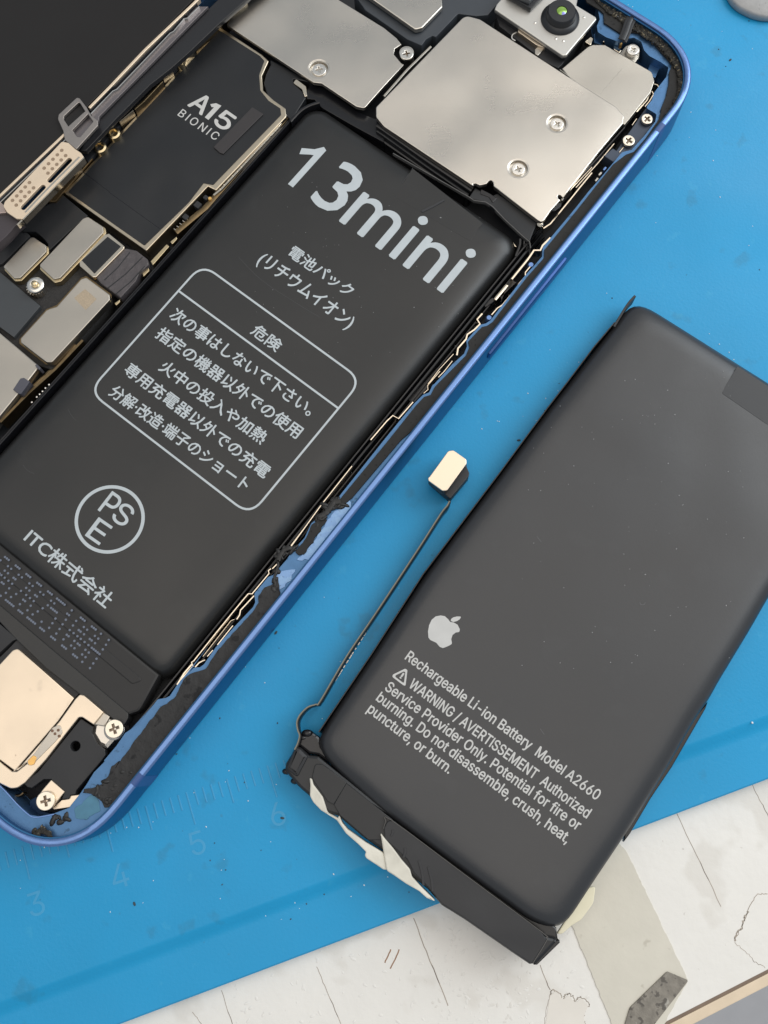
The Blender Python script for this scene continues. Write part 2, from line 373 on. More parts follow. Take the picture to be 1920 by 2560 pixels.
# table: white painted board with a wooden edge
e1, e2 = at(1920, 2424, ZT), at(1655, 2560, ZT)
ed = (e2 - e1).normalized(); en = Vector((ed.y, -ed.x))
if en.y > 0: en = -en
tab = empty('work_table', (e1.x, e1.y, ZT), 'white painted work table with peeling seams under the blue mat', 'table')
a, b = e1 - ed * 60, e1 + ed * 90
plate('tabletop', [tuple(a), tuple(b), tuple(b - en * 90), tuple(a - en * 90)], ZT - 1.6, ZT, M['table'], tab, bevel=.01)
plate('edge_groove', [tuple(a + en * .0), tuple(b), tuple(b + en * .035), tuple(a + en * .035)], ZT - 1.5, ZT - .012, M['woodd'], tab, bevel=.003)
plate('edge_trim', [tuple(a + en * .037), tuple(b + en * .037), tuple(b + en * .16), tuple(a + en * .16)], ZT - 1.7, ZT - .01, M['wood'], tab, bevel=.02)
def wander(k, pts, w, z, amp=.006, seg=6, zh=.003):
    p = C(k, pts, z); q = []
    for a, b in zip(p, p[1:]):
        for s in range(seg):
            t = s / seg; q.append(Vector((a[0] + (b[0] - a[0]) * t + R.uniform(-amp, amp), a[1] + (b[1] - a[1]) * t + R.uniform(-amp, amp))))
    q.append(Vector(p[-1][:2])); return ribbon_bm(q, w * .7, z - .004, z + zh)
for k, pts, w in (('14', [(1437, 970), (1520, 1190), (1659, 1540)], .016), ('14', [(810, 1285), (860, 1410), (965, 1659)], .010), ('14', [(190, 1440), (262, 1659)], .009),
                  ('14', [(0, 1580), (62, 1659)], .008), ('24', [(1183, 232), (1290, 450), (1415, 718)], .012), ('24', [(1573, 80), (1625, 180), (1665, 262)], .010),
                  ('24', [(478, 1020), (530, 1150)], .012), ('24', [(532, 1170), (512, 1240), (500, 1327)], .006)):
    finish('seam', bm_mesh(wander(k, pts, w, ZT)), M['seam'], tab)
for k, pts, w in (('n', [(205, 555), (212, 525), (238, 522), (290, 585), (300, 560), (322, 545), (350, 560), (372, 605), (385, 578), (408, 568), (440, 590), (462, 622), (440, 650), (422, 705), (440, 749)], .014),
                  ('n', [(1530, 0), (1500, 40), (1482, 120), (1450, 140), (1436, 195)], .022), ('n', [(1436, 195), (1500, 260), (1560, 320), (1640, 375)], .007),
                  ('24', [(1659, 650), (1600, 660), (1560, 730), (1520, 830), (1485, 895)], .012)):
    finish('paint_crack', bm_mesh(wander(k, pts, w, ZT, .014)), M['seam'], tab)
for k, pts in (('14', [(1288, 1178), (1250, 1262)]), ('14', [(1345, 1178), (1285, 1300)])):
    finish('scratch', bm_mesh(wander(k, pts, .022, ZT, .006)), mat('brown_scratch', (.33, .19, .12), .7, var=.4, vs=12), tab)
plate('bare_patch', C('n', [(238, 530), (290, 590), (322, 550), (372, 610), (408, 572), (458, 622), (425, 700), (440, 780), (165, 780), (200, 560)], ZT, .03), ZT - .01, ZT + .004, M['vinyl'], tab, bevel=.002)
# lumps in the thick paint: too many to count
bm = bmesh.new()
for i in range(320):
    u, v = R.uniform(560, 1560), R.uniform(2260, 2560)
    if R.random() < .45: u, v = R.uniform(1090, 1330), R.uniform(2300, 2560)
    w = at(u, v, ZT); s = R.uniform(.008, .022); ang = R.uniform(0, 3.1)
    mtx = Matrix.Translation((w.x, w.y, ZT)) @ Matrix.Rotation(ang, 4, 'Z') @ Matrix.Diagonal((s * R.uniform(1, 2.2), s * .8, s * .14, 1))
    bmesh.ops.create_icosphere(bm, subdivisions=2, radius=1, matrix=mtx)
finish('paint_lumps', bm_mesh(bm), M['table'], tab, kind='stuff', angle=80)
def ragged(pts, amp=.012, seg=7, seed=3):
    rr = random.Random(seed); out = []
    for a, b in zip(pts, pts[1:] + pts[:1]):
        A, B = Vector(a[:2]), Vector(b[:2]); n_ = max(2, int((B - A).length / .03)); q = (B - A).normalized().yx * amp
        for i in range(n_):
            p = A.lerp(B, i / n_); k = noise.noise(Vector((p.x * 14, p.y * 14, seed))) * 1.6 + rr.uniform(-.35, .35); out.append((p.x - q.x * k, p.y + q.y * k))
    return out
# tapes on the table
tp = plate('tape_strip', ragged(C('24', [(880, 380), (930, 440), (1245, 1100), (1080, 1400), (880, 1400), (648, 832), (560, 640)], ZT + .01), .008), ZT, ZT + .012, M['tape'], bevel=.003)
tag(tp, 'wide yellowed tape strip stuck to the white table', 'tape')
gt = plate('tape_scrap', C('n', [(985, 398, .03), (1128, 458, .02), (870, 790), (690, 790), (735, 640, .1)], ZT + .03), ZT + .013, ZT + .032, M['felt'], bevel=.004)
tag(gt, 'dirty grey mottled scrap lying on the yellowed tape strip', 'tape')

# the mat: raised field, sloping step and lower border
mt = empty('silicone_mat', (0, 2, ZT), 'blue silicone repair mat with an embossed ruler and a stepped border', 'mat')
g1, g2 = at(480, 2325, 0), at(1920, 1787, 0); md = (g2 - g1).normalized(); mn = Vector((md.y, -md.x))
if mn.y > 0: mn = -mn
g1 = (g1 + at(935, 2163, 0)) / 2
lowz = -.075
w1 = (at(480, 2364, lowz) - g1).dot(mn); w2 = (at(1097, 2259.5, lowz) - g1).dot(mn); w2b = (at(1920, 1944, lowz) - g1).dot(mn)
bm = bmesh.new()
prof = [(-45, 0), (-.03, 0), (-.008, -.004), (0.012, -.012), (w1 * .5, -.046), (w1 - .03, lowz + .006), (w1 + .02, lowz), (w2 - .02, lowz), (w2, lowz - .02), (w2 + .004, ZT + .002), (-45, ZT + .002)]
rows = [[bm.verts.new((*(g1 + md * s + mn * o), z)) for s in [-30 + 2 * i for i in range(31)]] for o, z in prof]
for a, b in zip(rows, rows[1:] + rows[:1]):
    for i in range(30): bm.faces.new((a[i], a[i + 1], b[i + 1], b[i]))
bmesh.ops.recalc_face_normals(bm, faces=bm.faces)
finish('mat_sheet', bm_mesh(bm), M['mat'], mt, angle=30)
# ruler ticks and numerals moulded into the mat
t3, t5 = at(*px('04', 190, 680), 0), at(*px('04', 1610, 210), 0)
td = (t5 - t3); cm = td.length / 2; td.normalize(); tq = at(*px('04', 262, 962), 0) - at(*px('04', 190, 680), 0); tq -= td * tq.dot(td) * .3; tl = tq.length; tq.normalize()
for i in range(-14, 42):
    ln = tl if i % 10 == 0 else tl * .75 if i % 5 == 0 else tl * .48
    p = t3 + td * (i * cm / 10)
    finish('tick_mark', bm_mesh(ribbon_bm([p, p + tq * ln], .021, -.002, .006)), M['tick'], mt)
for s, c0, c1, c2 in (('3', (235, 1240), (310, 1215), (205, 1130)), ('4', None, None, None), ('5', None, None, None), ('6', None, None, None)):
    j = {'3': 0, '4': 1, '5': 2, '6': 3}[s]
    me = text_mesh(s); x0, x1, y0, y1 = bbox(me); q = -tq; hh = .27
    o = t3 + td * (cm * j) + tq * (tl + .42)
    sc = hh / (y1 - y0)
    if j == 2: o = at(*px('14', 55, 560), 0)
    if j == 3: o = at(*px('14', 575, 372), 0)
    for v in me.vertices:
        p = o + td * ((v.co.x - (x0 + x1) / 2) * sc) + q * ((v.co.y - y0) * sc); v.co = (p.x, p.y, .001)
    finish('numeral', me, M['tick'], mt)
# dust and grime on the mat
def specks(name, cnt, m, reg, smin, smax, z, parent, seedn):
    rr = random.Random(seedn); bm = bmesh.new(); k = 0
    while k < cnt:
        u, v = rr.uniform(*reg[0]), rr.uniform(*reg[1]); w = at(u, v, z)
        if (Vector(w) - g1).dot(mn) > w2 - .1 and parent is mt: continue
        k += 1; s = rr.uniform(smin, smax) * (2 if rr.random() < .06 else 1)
        mtx = Matrix.Translation((w.x, w.y, z + s * .3)) @ Matrix.Rotation(rr.uniform(0, 3), 4, 'Z') @ Matrix.Diagonal((s * rr.uniform(.8, 1.8), s, s * .6, 1))
        bmesh.ops.create_icosphere(bm, subdivisions=1, radius=1, matrix=mtx)
    return finish(name, bm_mesh(bm), m, parent, kind='stuff', angle=80)
specks('lint_specks', 300, M['white'], ((0, 1920), (0, 2300)), .004, .009, 0, mt, 3)
specks('grime_specks', 150, M['soot'], ((0, 1920), (0, 2300)), .004, .010, 0, mt, 5)
for i, (k, x, y) in enumerate((('22', 1165, 485), ('13', 725, 490), ('04', 1160, 1175), ('14', 585, 325), ('30', 1335, 515))):
    w = at(*px(k, x, y), .01); bm = bmesh.new()
    bmesh.ops.create_icosphere(bm, subdivisions=2, radius=.02, matrix=Matrix.Translation((w.x, w.y, .004)) @ Matrix.Rotation(i, 4, 'Z') @ Matrix.Diagonal((1.3, .7, .35, 1)))
    finish('dirt_spot', bm_mesh(bm), M['soot'], mt, kind='stuff', angle=80)
# grey disc at the upper right corner
w = at(1918, -50, .1); bm = bmesh.new(); N_ = 60
def dr(i, k): return k * (1 + .05 * noise.noise(Vector((math.cos(i) * 2, math.sin(i) * 2, 1))))
rr_ = (at(1828, 0, .1) - w).length
rows = [[bm.verts.new((w.x + dr(t, rr_) * s * math.cos(t), w.y + dr(t, rr_) * s * math.sin(t), z)) for t in [2 * math.pi * i / N_ for i in range(N_)]] for s, z in ((.97, .001), (1, .03), (.99, .10), (.95, .125), (.6, .128))]
for a, b in zip(rows, rows[1:]):
    for i in range(N_): bm.faces.new((a[i], a[(i + 1) % N_], b[(i + 1) % N_], b[i]))
bm.faces.new(rows[-1])
tag(finish('grey_disc', bm_mesh(bm), M['putty'], angle=60), 'speckled grey disc lying at the upper right corner of the mat', 'disc')

# ================================================================== PHONE
XR, YB, YT = -2.145, -3.36, 9.80
XL = XR - 6.42
pc = U((XR + XL) / 2, (YB + YT) / 2)
ph = empty('smartphone', (pc.x, pc.y, 0), 'opened blue smartphone showing its battery, shields and screws', 'smartphone')
RR = 1.02
def ring(d, seg=16): return rrect(XL + d, XR - d, YB + d, YT - d, max(RR - d, .05), seg)
def loft(rowdef, closed=True, sub=None, m=None, name='frame', parent=ph, grow=0, angle=35):
    bm = bmesh.new(); rows = []
    for d, z in rowdef:
        pts = ring(d - grow)
        if sub: pts = [pts[i % len(pts)] for i in range(*sub)]
        rows.append([bm.verts.new((p.x, p.y, z)) for p in pts])
    k = len(rows[0])
    for a, b in zip(rows, rows[1:] + rows[:1]):
        for i in range(k if not sub else k - 1): bm.faces.new((a[i], a[(i + 1) % k], b[(i + 1) % k], b[i]))
    if sub:
        bm.faces.new([r[0] for r in rows][::-1]); bm.faces.new([r[-1] for r in rows])
    bmesh.ops.recalc_face_normals(bm, faces=bm.faces)
    return finish(name, bm_mesh(bm), m, parent, angle=angle)
fr = loft([(.0, .06), (.0, .69), (.006, .712), (.02, .716), (.095, .70), (.095, .0), (.05, .0)], m=M['wall'], name='frame')
loft([(.004, .700), (.000, .722), (.012, .738), (.03, .744), (.068, .742), (.078, .734), (.080, .700)], m=M['rim'], name='rim', parent=fr)
# antenna bands crossing the rim
def band(y0, y1, x_side=XR, name='antenna_band'):
    s = 1 if x_side == XR else -1
    o = .003
    bm = bmesh.new()
    prof = [(o, .05), (o, .70), (.0, .728), (-.012, .742), (-.03, .748), (-.07, .746), (-.085, .70), (-.085, .05)]
    rows = [[bm.verts.new((*U(x_side + s * x, y), z)) for x, z in prof] for y in (y0, y1)]
    k = len(prof)
    for i in range(k): bm.faces.new((rows[0][i], rows[0][(i + 1) % k], rows[1][(i + 1) % k], rows[1][i]))
    bm.faces.new(rows[0]); bm.faces.new(rows[1][::-1]); bmesh.ops.recalc_face_normals(bm, faces=bm.faces)
    finish(name, bm_mesh(bm), M['band'], fr)
yb1 = loc('30', 790, 1090, .74)[1]; yb0 = loc('30', 735, 1155, .74)[1]
band(yb0, yb1)
yb1 = loc('a', 1470, 150, .74)[1]; yb0 = loc('a', 1385, 265, .74)[1]
band(yb0, yb1)
band(8.3, 8.42, XL); band(-1.9, -1.78, XL)
# side button
y1 = loc('21', 1600, 570, .45)[1]; y0 = loc('21', 925, 1420, .45)[1]
bm = bmesh.new(); rows = []
for yy, sc in ((y0, 0), (y0 + .02, .75), (y0 + .07, 1), (y1 - .07, 1), (y1 - .02, .75), (y1, 0)):
    rows.append([bm.verts.new((*U(XR + x * (.35 + .65 * sc), yy), .385 + (z - .385) * (.4 + .6 * sc))) for x, z in ((-.02, .27), (.024, .275), (.036, .29), (.038, .43), (.028, .45), (-.02, .455))])
for a, b in zip(rows, rows[1:]):
    for i in range(6): bm.faces.new((a[i], a[(i + 1) % 6], b[(i + 1) % 6], b[i]))
bm.faces.new(rows[0]); bm.faces.new(rows[-1][::-1]); bmesh.ops.recalc_face_normals(bm, faces=bm.faces)
finish('side_button', bm_mesh(bm), mat('navy_button', (.05, .10, .26), .35, .8, var=.15, vs=14), ph)
# chassis floor
plate('chassis_floor', [tuple(p) for p in ring(.09)], .03, .13, M['dark'], ph, bevel=.005)
# ledge the screen is glued to, with the opening traced from its wavy inner edge
ZL = .60
opening = (C('b', [(330, -140), (500, -50), (470, 40), (500, 200), (470, 270), (480, 330), (560, 380), (690, 430), (760, 400), (850, 385), (930, 430), (960, 520), (1010, 575), (1130, 640), (1215, 700), (1190, 800), (1110, 900), (1060, 970), (1040, 1040), (1000, 1090)], ZL)
           + C('30', [(610, 930), (700, 985), (690, 1050), (590, 1180), (480, 1300), (430, 1310), (400, 1320), (240, 1510), (110, 1659)], ZL)
           + C('21', [(1659, 140), (1375, 480), (1370, 560), (1300, 640), (1225, 720), (1090, 895), (985, 1030), (925, 1110), (880, 1140), (835, 1150), (715, 1285), (722, 1335), (695, 1400), (595, 1490), (440, 1659)], ZL)
           + C('e', [(1585, 680), (1550, 755), (1485, 780), (1395, 870), (1235, 1060), (1085, 1244)], ZL)
           + C('f', [(1520, 600), (1400, 730), (1240, 870), (1170, 1020), (1040, 1160), (985, 1244)], ZL)
           + C('g', [(1590, 160), (1540, 180), (1398, 350), (1408, 440), (1385, 490), (1195, 690), (995, 910), (875, 1085), (830, 1118), (770, 1120), (660, 1230)], ZL)
           + C('03', [(1659, 790), (1530, 950), (1470, 1040), (1435, 1058), (1365, 1070), (1200, 1285), (1085, 1360), (1010, 1470), (900, 1600)], ZL)
           + C('a', [(1110, 0), (980, 130), (900, 260), (830, 360), (720, 500), (560, 560), (400, 590), (310, 575), (180, 460), (60, 335), (-60, 230), (-300, 0)], ZL))
opening += [(*U(-7.6, -2.9), .1), (*U(-8.38, -2.2), .2), (*U(-8.38, 9.0), .2), (*U(-7.7, 9.62), .1)]
led = plate('inner_ledge', [[tuple(p) for p in ring(.088)], [(p[0], p[1], .03) for p in opening]], .14, ZL, M['inner'], ph, bevel=.006, seg=3)
# outer part of the ledge that rises to the rim on the blank blue parts
def arc(d, ya, yb, x=None):                   # points of the rim's inner line, from height ya to yb along the right side
    pts = [p for p in ring(d, 24)]; lp = [(p.dot(EX), p.dot(EY)) for p in pts]
    sel = [(q, p) for q, p in zip(lp, pts) if q[0] > (x if x is not None else XR - 1.6) and min(ya, yb) <= q[1] <= max(ya, yb)]
    sel.sort(key=lambda t: -t[0][1]); out = [sel and t[1] for t in sel]
    return [U(XR - d, ya)] * 0 + out
def side(d, ya, yb): return [U(XR - d, ya), U(XR - d, yb)]
ZG = ZL + .028
yA = loc('e', 1405, 1120, ZG)[1]
top_arc = [p for p in ring(.083, 24)]
lp = [(p.dot(EX), p.dot(EY), p) for p in top_arc]
corner_top = sorted([t for t in lp if t[0] > XR - 3.2 and t[1] > YT - 1.3], key=lambda t: (t[0] - t[1]))   # from far left of the top edge round to the right side
corner_bot = sorted([t for t in lp if t[0] > XR - 2.2 and t[1] < YB + 1.3], key=lambda t: (t[0] + t[1]))
g_in1 = (C('b', [(330, -60), (360, 20), (500, 105), (535, 140), (540, 235), (720, 350), (760, 330), (850, 335), (950, 355), (1045, 440), (1150, 560), (1245, 670), (1215, 750), (1212, 860), (1180, 1000), (1125, 1140)], ZG)
         + C('30', [(735, 960), (715, 1030), (600, 1195), (500, 1310), (430, 1335), (320, 1420), (130, 1659)], ZG)
         + C('21', [(1659, 165), (1385, 500), (1385, 565), (1310, 650), (1235, 735), (1100, 910), (1000, 1040), (940, 1120), (890, 1155), (845, 1165), (728, 1290), (738, 1340), (708, 1410), (610, 1510), (460, 1659)], ZG)
         + C('e', [(1600, 700), (1562, 775), (1495, 795), (1410, 885), (1255, 1080), (1125, 1244)], ZG)
         + C('f', [(1535, 610), (1420, 690), (1400, 720)], ZG))
g_out1 = C('f', [(1450, 730), (1545, 690), (1659, 600)], ZG) + C('e', [(1255, 1244), (1395, 1125)], ZG)
tmax = max(t[2].dot(EX) for t in corner_top)
poly = [(t[2].x, t[2].y) for t in corner_top[::-1]]
poly_top = [(p[0], p[1]) for p in g_in1] + [(p[0], p[1]) for p in g_out1] + [tuple(U(XR - .083, yA + .02)), tuple(U(XR - .083, YT - 1.3))]
poly_top += [(t[2].x, t[2].y) for t in sorted([t for t in lp if t[0] > XR - 3.3 and t[1] > YT - 1.25], key=lambda t: -math.atan2(-(t[0] - (XR - RR)), t[1] - (YT - RR)) if False else -(t[0] * 1.0 - t[1] * 1.0))]
g_top = plate('screen_gasket', poly_top, ZL + .002, ZG, M['gasket'], ph, bevel=.004)
yB = loc('g', 1640, 380, ZG)[1]
g_in2 = (C('g', [(1640, 200), (1590, 245), (1500, 290), (1432, 370), (1432, 440), (1400, 505), (1210, 715), (1010, 945), (885, 1130), (780, 1160), (720, 1185), (650, 1244)], ZG)
         + C('03', [(1520, 1040), (1440, 1100), (1385, 1135), (1300, 1250), (1150, 1440), (1000, 1659)], ZG)
         + C('a', [(1235, 10), (1155, 65), (1120, 170), (1060, 250), (950, 290), (870, 300), (860, 340), (950, 350), (1060, 430), (1085, 492)], ZG))
poly_bot = [(p[0], p[1]) for p in g_in2]
cb = sorted([t for t in lp if t[0] > XR - 1.0 and YB + .25 < t[1] < YB + 1.02 and t[0] > XR - .32], key=lambda t: t[1])
a0 = at(*px('a', 1085, 492), ZG).dot(EY)
poly_bot += [(t[2].x, t[2].y) for t in cb if t[1] > a0 + .05]
poly_bot += [tuple(U(XR - .083, yB))]
plate('screen_gasket', ragged(poly_bot, .007), ZL + .002, ZG + .006, M['gasketr'], ph, bevel=.004)
# patch of gasket left between the two bare stretches
plate('gasket_scrap', ragged(C('f', [(1390, 790, .02), (1400, 830), (1350, 900), (1335, 940), (1275, 1000), (1255, 1060), (1205, 1100), (1160, 1180), (1110, 1195), (1070, 1160), (1105, 1110), (1180, 1020), (1240, 880), (1300, 830)], ZG), .012), ZL + .002, ZG, M['gasket'], ph)
# bare ledge metal painted bright as it reflects, and a teal adhesive smear
plate('lit_ledge_smear', ragged(C('f', [(1640, 620), (1659, 720), (1500, 930), (1350, 1120), (1250, 1244), (1090, 1244), (1130, 1190), (1210, 1120), (1290, 1010), (1400, 850), (1440, 780), (1560, 700)], ZL + .01), .02), ZL - .02, ZL + .009, M['smear'], ph, bevel=.003)
plate('lit_ledge_smear', ragged(C('13', [(880, -60), (860, 20), (800, 90), (740, 150), (700, 110), (720, -40)], ZL + .01), .02), ZL - .02, ZL + .009, M['smear'], ph, bevel=.003)
plate('lit_ledge_smear', ragged(C('a', [(950, 350), (1050, 440), (1040, 520), (900, 600), (790, 600), (770, 520), (880, 400)], ZL + .01, .03), .02), ZL - .02, ZL + .006, mat('teal_smear', (.07, .20, .30), .45, .3, var=.2, vs=12), ph, bevel=.003)
# lumps of torn adhesive
def lumps(name, k, spots, z, m, parent, seedn, label=None):
    rr = random.Random(seedn); bm = bmesh.new()
    for x, y, r, nn in spots:
        for _ in range(nn):
            w = at(*px(k, x + rr.uniform(-r, r), y + rr.uniform(-r, r)), z); s = rr.uniform(.014, .042)
            mtx = Matrix.Translation((w.x, w.y, z + rr.uniform(-.012, .008))) @ Matrix.Rotation(rr.uniform(0, 3), 4, 'Z') @ Matrix.Rotation(rr.uniform(-.5, .5), 4, 'X') @ Matrix.Diagonal((s * rr.uniform(1, 1.9), s * rr.uniform(.5, 1), s * rr.uniform(.4, .8), 1))
            r_ = bmesh.ops.create_icosphere(bm, subdivisions=2, radius=1, matrix=mtx)
            for v in r_['verts']: v.co += Vector([noise.noise(v.co * 18 + Vector((j * 9, 0, 0))) * .007 for j in range(3)])
    return finish(name, bm_mesh(bm), m, parent, kind='stuff', angle=60)
lumps('torn_adhesive', 'f', [(1480, 640, 45, 14), (1410, 710, 40, 12), (1320, 810, 25, 6), (1560, 660, 40, 4), (950, 1150, 35, 9), (1060, 1130, 30, 7), (900, 1190, 25, 7), (1300, 900, 14, 3)], ZL + .01, M['glue'], ph, 11)
lumps('torn_adhesive', 'g', [(1610, 300, 20, 6), (1620, 120, 14, 5), (1600, 200, 14, 4), (1625, 370, 14, 4)], ZL + .01, M['glue'], ph, 12)
lumps('torn_adhesive', 'a', [(1120, 400, 35, 8), (1200, 300, 40, 10), (1090, 240, 25, 5), (1300, 180, 60, 8), (1000, 340, 40, 5)], ZL + .02, M['glue'], ph, 13)
lumps('torn_adhesive', 'a', [(430, 745, 50, 9), (370, 745, 30, 6), (500, 745, 30, 6)], ZL + .07, M['crumb'], ph, 14)
lumps('torn_adhesive', 'a', [(560, 620, 30, 4), (650, 620, 30, 5), (700, 600, 15, 3)], ZL, M['glue'], ph, 15)
for k, pts, w_ in (('f', [(1030, 1110), (960, 1140), (910, 1200), (890, 1260)], .05), ('g', [(1640, 20), (1625, 110), (1600, 190), (1606, 260)], .03), ('f', [(1540, 640), (1480, 640), (1430, 700), (1380, 760), (1310, 800)], .06), ('f', [(1310, 810), (1350, 820), (1390, 790)], .03)):
    finish('glue_strand', bm_mesh(ribbon_bm([p + Vector((R.uniform(-.006, .006), R.uniform(-.006, .006))) for p in smooth_line(C(k, pts, ZL + .04), 6)], w_, ZL - .05, ZL + .045)), M['glue'], ph, angle=60)
for k, pts, w_ in (('a', [(-40, 235), (60, 330), (180, 462), (310, 578), (400, 592), (560, 562)], .014), ('a', [(-20, 560), (100, 650), (250, 730), (330, 752)], .012)):
    ribbon('lip_edge', k, pts, w_, ZL - .03, ZL + .008, M['rim'], ph, soft=True)
# crumbly dusty glue round the upper corner
cr_in = C('b', [(380, -80), (470, 20), (560, 100), (700, 200), (890, 300), (1000, 350), (1140, 470), (1260, 590), (1330, 700), (1345, 880), (1300, 1040), (1220, 1180)], ZG + .03)
cr_out = sorted([t for t in [(p.dot(EX), p.dot(EY), p) for p in ring(.09, 24)] if t[0] > XR - 2.9 and t[1] > YT - 1.15], key=lambda t: -(t[0] - t[1]))
plate('dusty_glue_bed', [(p[0], p[1]) for p in cr_in] + [(t[2].x, t[2].y) for t in cr_out], ZG - .01, ZG + .022, M['crumb'], ph, bevel=.01)
def chips(name, m, cnt, seedn, smin=.010, smax=.032):
    rr = random.Random(seedn); bm = bmesh.new(); A = [Vector(p[:2]) for p in cr_in]; B = [t[2] for t in cr_out[::-1]]
    def along(P, t):
        t *= len(P) - 1; i = min(int(t), len(P) - 2); return P[i].lerp(P[i + 1], t - i)
    for _ in range(cnt):
        t = rr.random() ** .8; p = along(A, t).lerp(along(B, t), rr.random() ** .7 * .97); s = rr.uniform(smin, smax)
        mtx = Matrix.Translation((p.x, p.y, ZG + .02)) @ Matrix.Rotation(rr.uniform(0, 3), 4, 'Z') @ Matrix.Rotation(rr.uniform(-1, 1), 4, 'X') @ Matrix.Diagonal((s * rr.uniform(1, 2), s, s * .7, 1))
        r_ = bmesh.ops.create_icosphere(bm, subdivisions=1, radius=1, matrix=mtx)
        for v in r_['verts']: v.co += Vector([rr.uniform(-1, 1) * s * .3 for j in range(3)])
    finish(name, bm_mesh(bm), m, ph, kind='stuff', angle=10)
chips('glue_crumbs', M['crumb'], 520, 21)
chips('pale_crumbs', M['crumb2'], 430, 22, .005, .019)
chips('black_crumbs', M['gloss'], 160, 23, .008, .022)

# ------------------------------------------------------------------ installed battery
ZB = .52
bx0 = sum(loc(k, x, y, ZB - .06)[0] for k, x, y in (('P', 480, 590), ('P', 139, 964))) / 2
bx1 = sum(loc(k, x, y, ZB - .1)[0] for k, x, y in (('P', 1032, 957), ('P', 633, 1438))) / 2
by1 = sum(loc(k, x, y, ZB - .06)[1] for k, x, y in (('P', 960, 372), ('P', 1170, 508))) / 2
by0 = sum(loc(k, x, y, ZB)[1] for k, x, y in (('P', 90, 1466), ('P', 385, 1680))) / 2
print('battery', bx0, bx1, by0, by1)
bc = U((bx0 + bx1) / 2, (by0 + by1) / 2)
bat = pillow('battery', U, bx0, bx1, by0 - .02, by1, .26, [(.02, .14), (0, .2), (0, .33), (.02, .39), (.05, .428), (.08, .460), (.13, .487), (.19, .505), (.26, .514), (.34, .5187), (.5, ZB)], M['pouch1'], ph, seg=10)
sh = .004
bt = plate('terrace', [tuple(U(bx0 + .05, by0 + .06)), tuple(U(bx0 + .05, by0 - .55)), tuple(U(bx1 - .2, by0 - .66)), (*U(bx1 - .03, by0 - .4), .1), tuple(U(bx1 - .12, by0 + .06))], .2, .49, M['terr'], bat, bevel=.03)
plate('terrace_fold', [(*U(bx0 + .1, by0 - .08), .03), (*U(bx0 + .1, by0 - .20), .03), (*U(bx1 - .3, by0 - .22), .05), (*U(bx1 - .22, by0 - .10), .05)], .47, .499, M['terr'], bat, bevel=.014)
plate('end_tape', C('03', [(-400, -100), (0, 250), (520, 690), (1020, 1108, .03), (1110, 1185, .05), (1108, 1230, .05), (1066, 1298, .03), (880, 1170), (400, 800), (150, 560), (0, 400), (-400, 60)], .50), .30, .504, M['pouch1'], bat, bevel=.01)
zt = ZB + .001
pk = lambda *a: lettering('print', *a[:-2], a[-2], a[-1], bat)
plate('print', C('10', [(1140, 1270), (1160, 1300), (872, 1620), (829, 1590), (1052, 1342), (1020, 1336), (928, 1332), (948, 1280), (1060, 1290)], zt), zt, zt + .0016, M['ink'], bat, bevel=0)
FACE, INTER = INTER, None                     # the round 3 comes from the plain built-in face
lettering('print', '3', '3', 'P', (773, 499), (834, 542), (847, 390), zt, M['ink'], bat, fat=.010)
INTER = FACE
lettering('print', 'mini', 'i', 'P', (849, 552), (1109, 733), (922, 447), zt, M['ink'], bat, fat=.011)
JP = [('電池パック', '電', '11', (818, 545), (1345, 912), (884, 460)), ('(リチウムイオン)', '(', '11', (549, 616), (1340, 1192), (610, 538)),
      ('危険', '険', '11', (497, 1222), (722, 1388), (566, 1130)), ('次の事はしないで下さい。', '事', '01', (1452, 1088), (1003, 285, '12'), (1524, 985)),
      ('指定の機器以外での使用', '指', '01', (1332, 1252), (895, 478, '12'), (1404, 1152)), ('火中の投入や加熱', '加', '01', (1362, 1538), (592, 528, '12'), (1434, 1440)),
      ('専用充電器以外での充電', '専', '01', (1058, 1560), (618, 822, '12'), (1130, 1462)), ('分解·改造·端子のショート', '造', '02', (930, 92), (445, 930, '12'), (1004, -4))]
for s, rf, k, bl, br, tl_ in JP:
    lettering('print', s, rf, k, bl, br, tl_, zt, M['ink'], bat, fat=.0035)
# warning box outline
def stroke(name, loops_outer, loops_inner, m, parent, z=zt):
    return plate(name, [loops_outer, loops_inner], z, z + .0016, m, parent, bevel=0, seg=8)
lx = lambda a, b, i: (loc('P', *a, zt)[i] + loc('P', *b, zt)[i]) / 2
qx0, qx1, qy1, qy0, qym = lx((480, 688), (240, 960), 0), lx((882, 977), (651, 1258), 0), lx((532, 680), (871, 926), 1), lx((249, 998), (596, 1267), 1), lx((480, 749), (842, 1021), 1)
def rc(x0, x1, y0, y1, r): return [(*U(x1, y1), r), (*U(x0, y1), r), (*U(x0, y0), r), (*U(x1, y0), r)]
lw = .013
stroke('print', rc(qx0 - lw, qx1 + lw, qy0 - lw, qy1 + lw, .24), rc(qx0 + lw, qx1 - lw, qy0 + lw, qy1 - lw, .215), M['ink'], bat)
plate('print', [tuple(U(qx0 + lw, qym - lw)), tuple(U(qx1 - lw, qym - lw)), tuple(U(qx1 - lw, qym + lw)), tuple(U(qx0 + lw, qym + lw))], zt, zt + .0016, M['ink'], bat, bevel=0)
cc = at(*px('02', 948, 1168), zt); cr_ = (at(*px('02', 948 + 219, 1168 - 219), zt) - at(*px('02', 948 - 219, 1168 + 219), zt)).length / 2
circ = lambda r: [(cc.x + r * math.cos(2 * math.pi * i / 72), cc.y + r * math.sin(2 * math.pi * i / 72)) for i in range(72)]
stroke('print', circ(cr_), circ(cr_ - .042), M['ink'], bat)
lettering('print', 'P', 'P', '02', (845, 1088), (945, 1158), (962, 920), zt, M['ink'], bat, fat=.003)
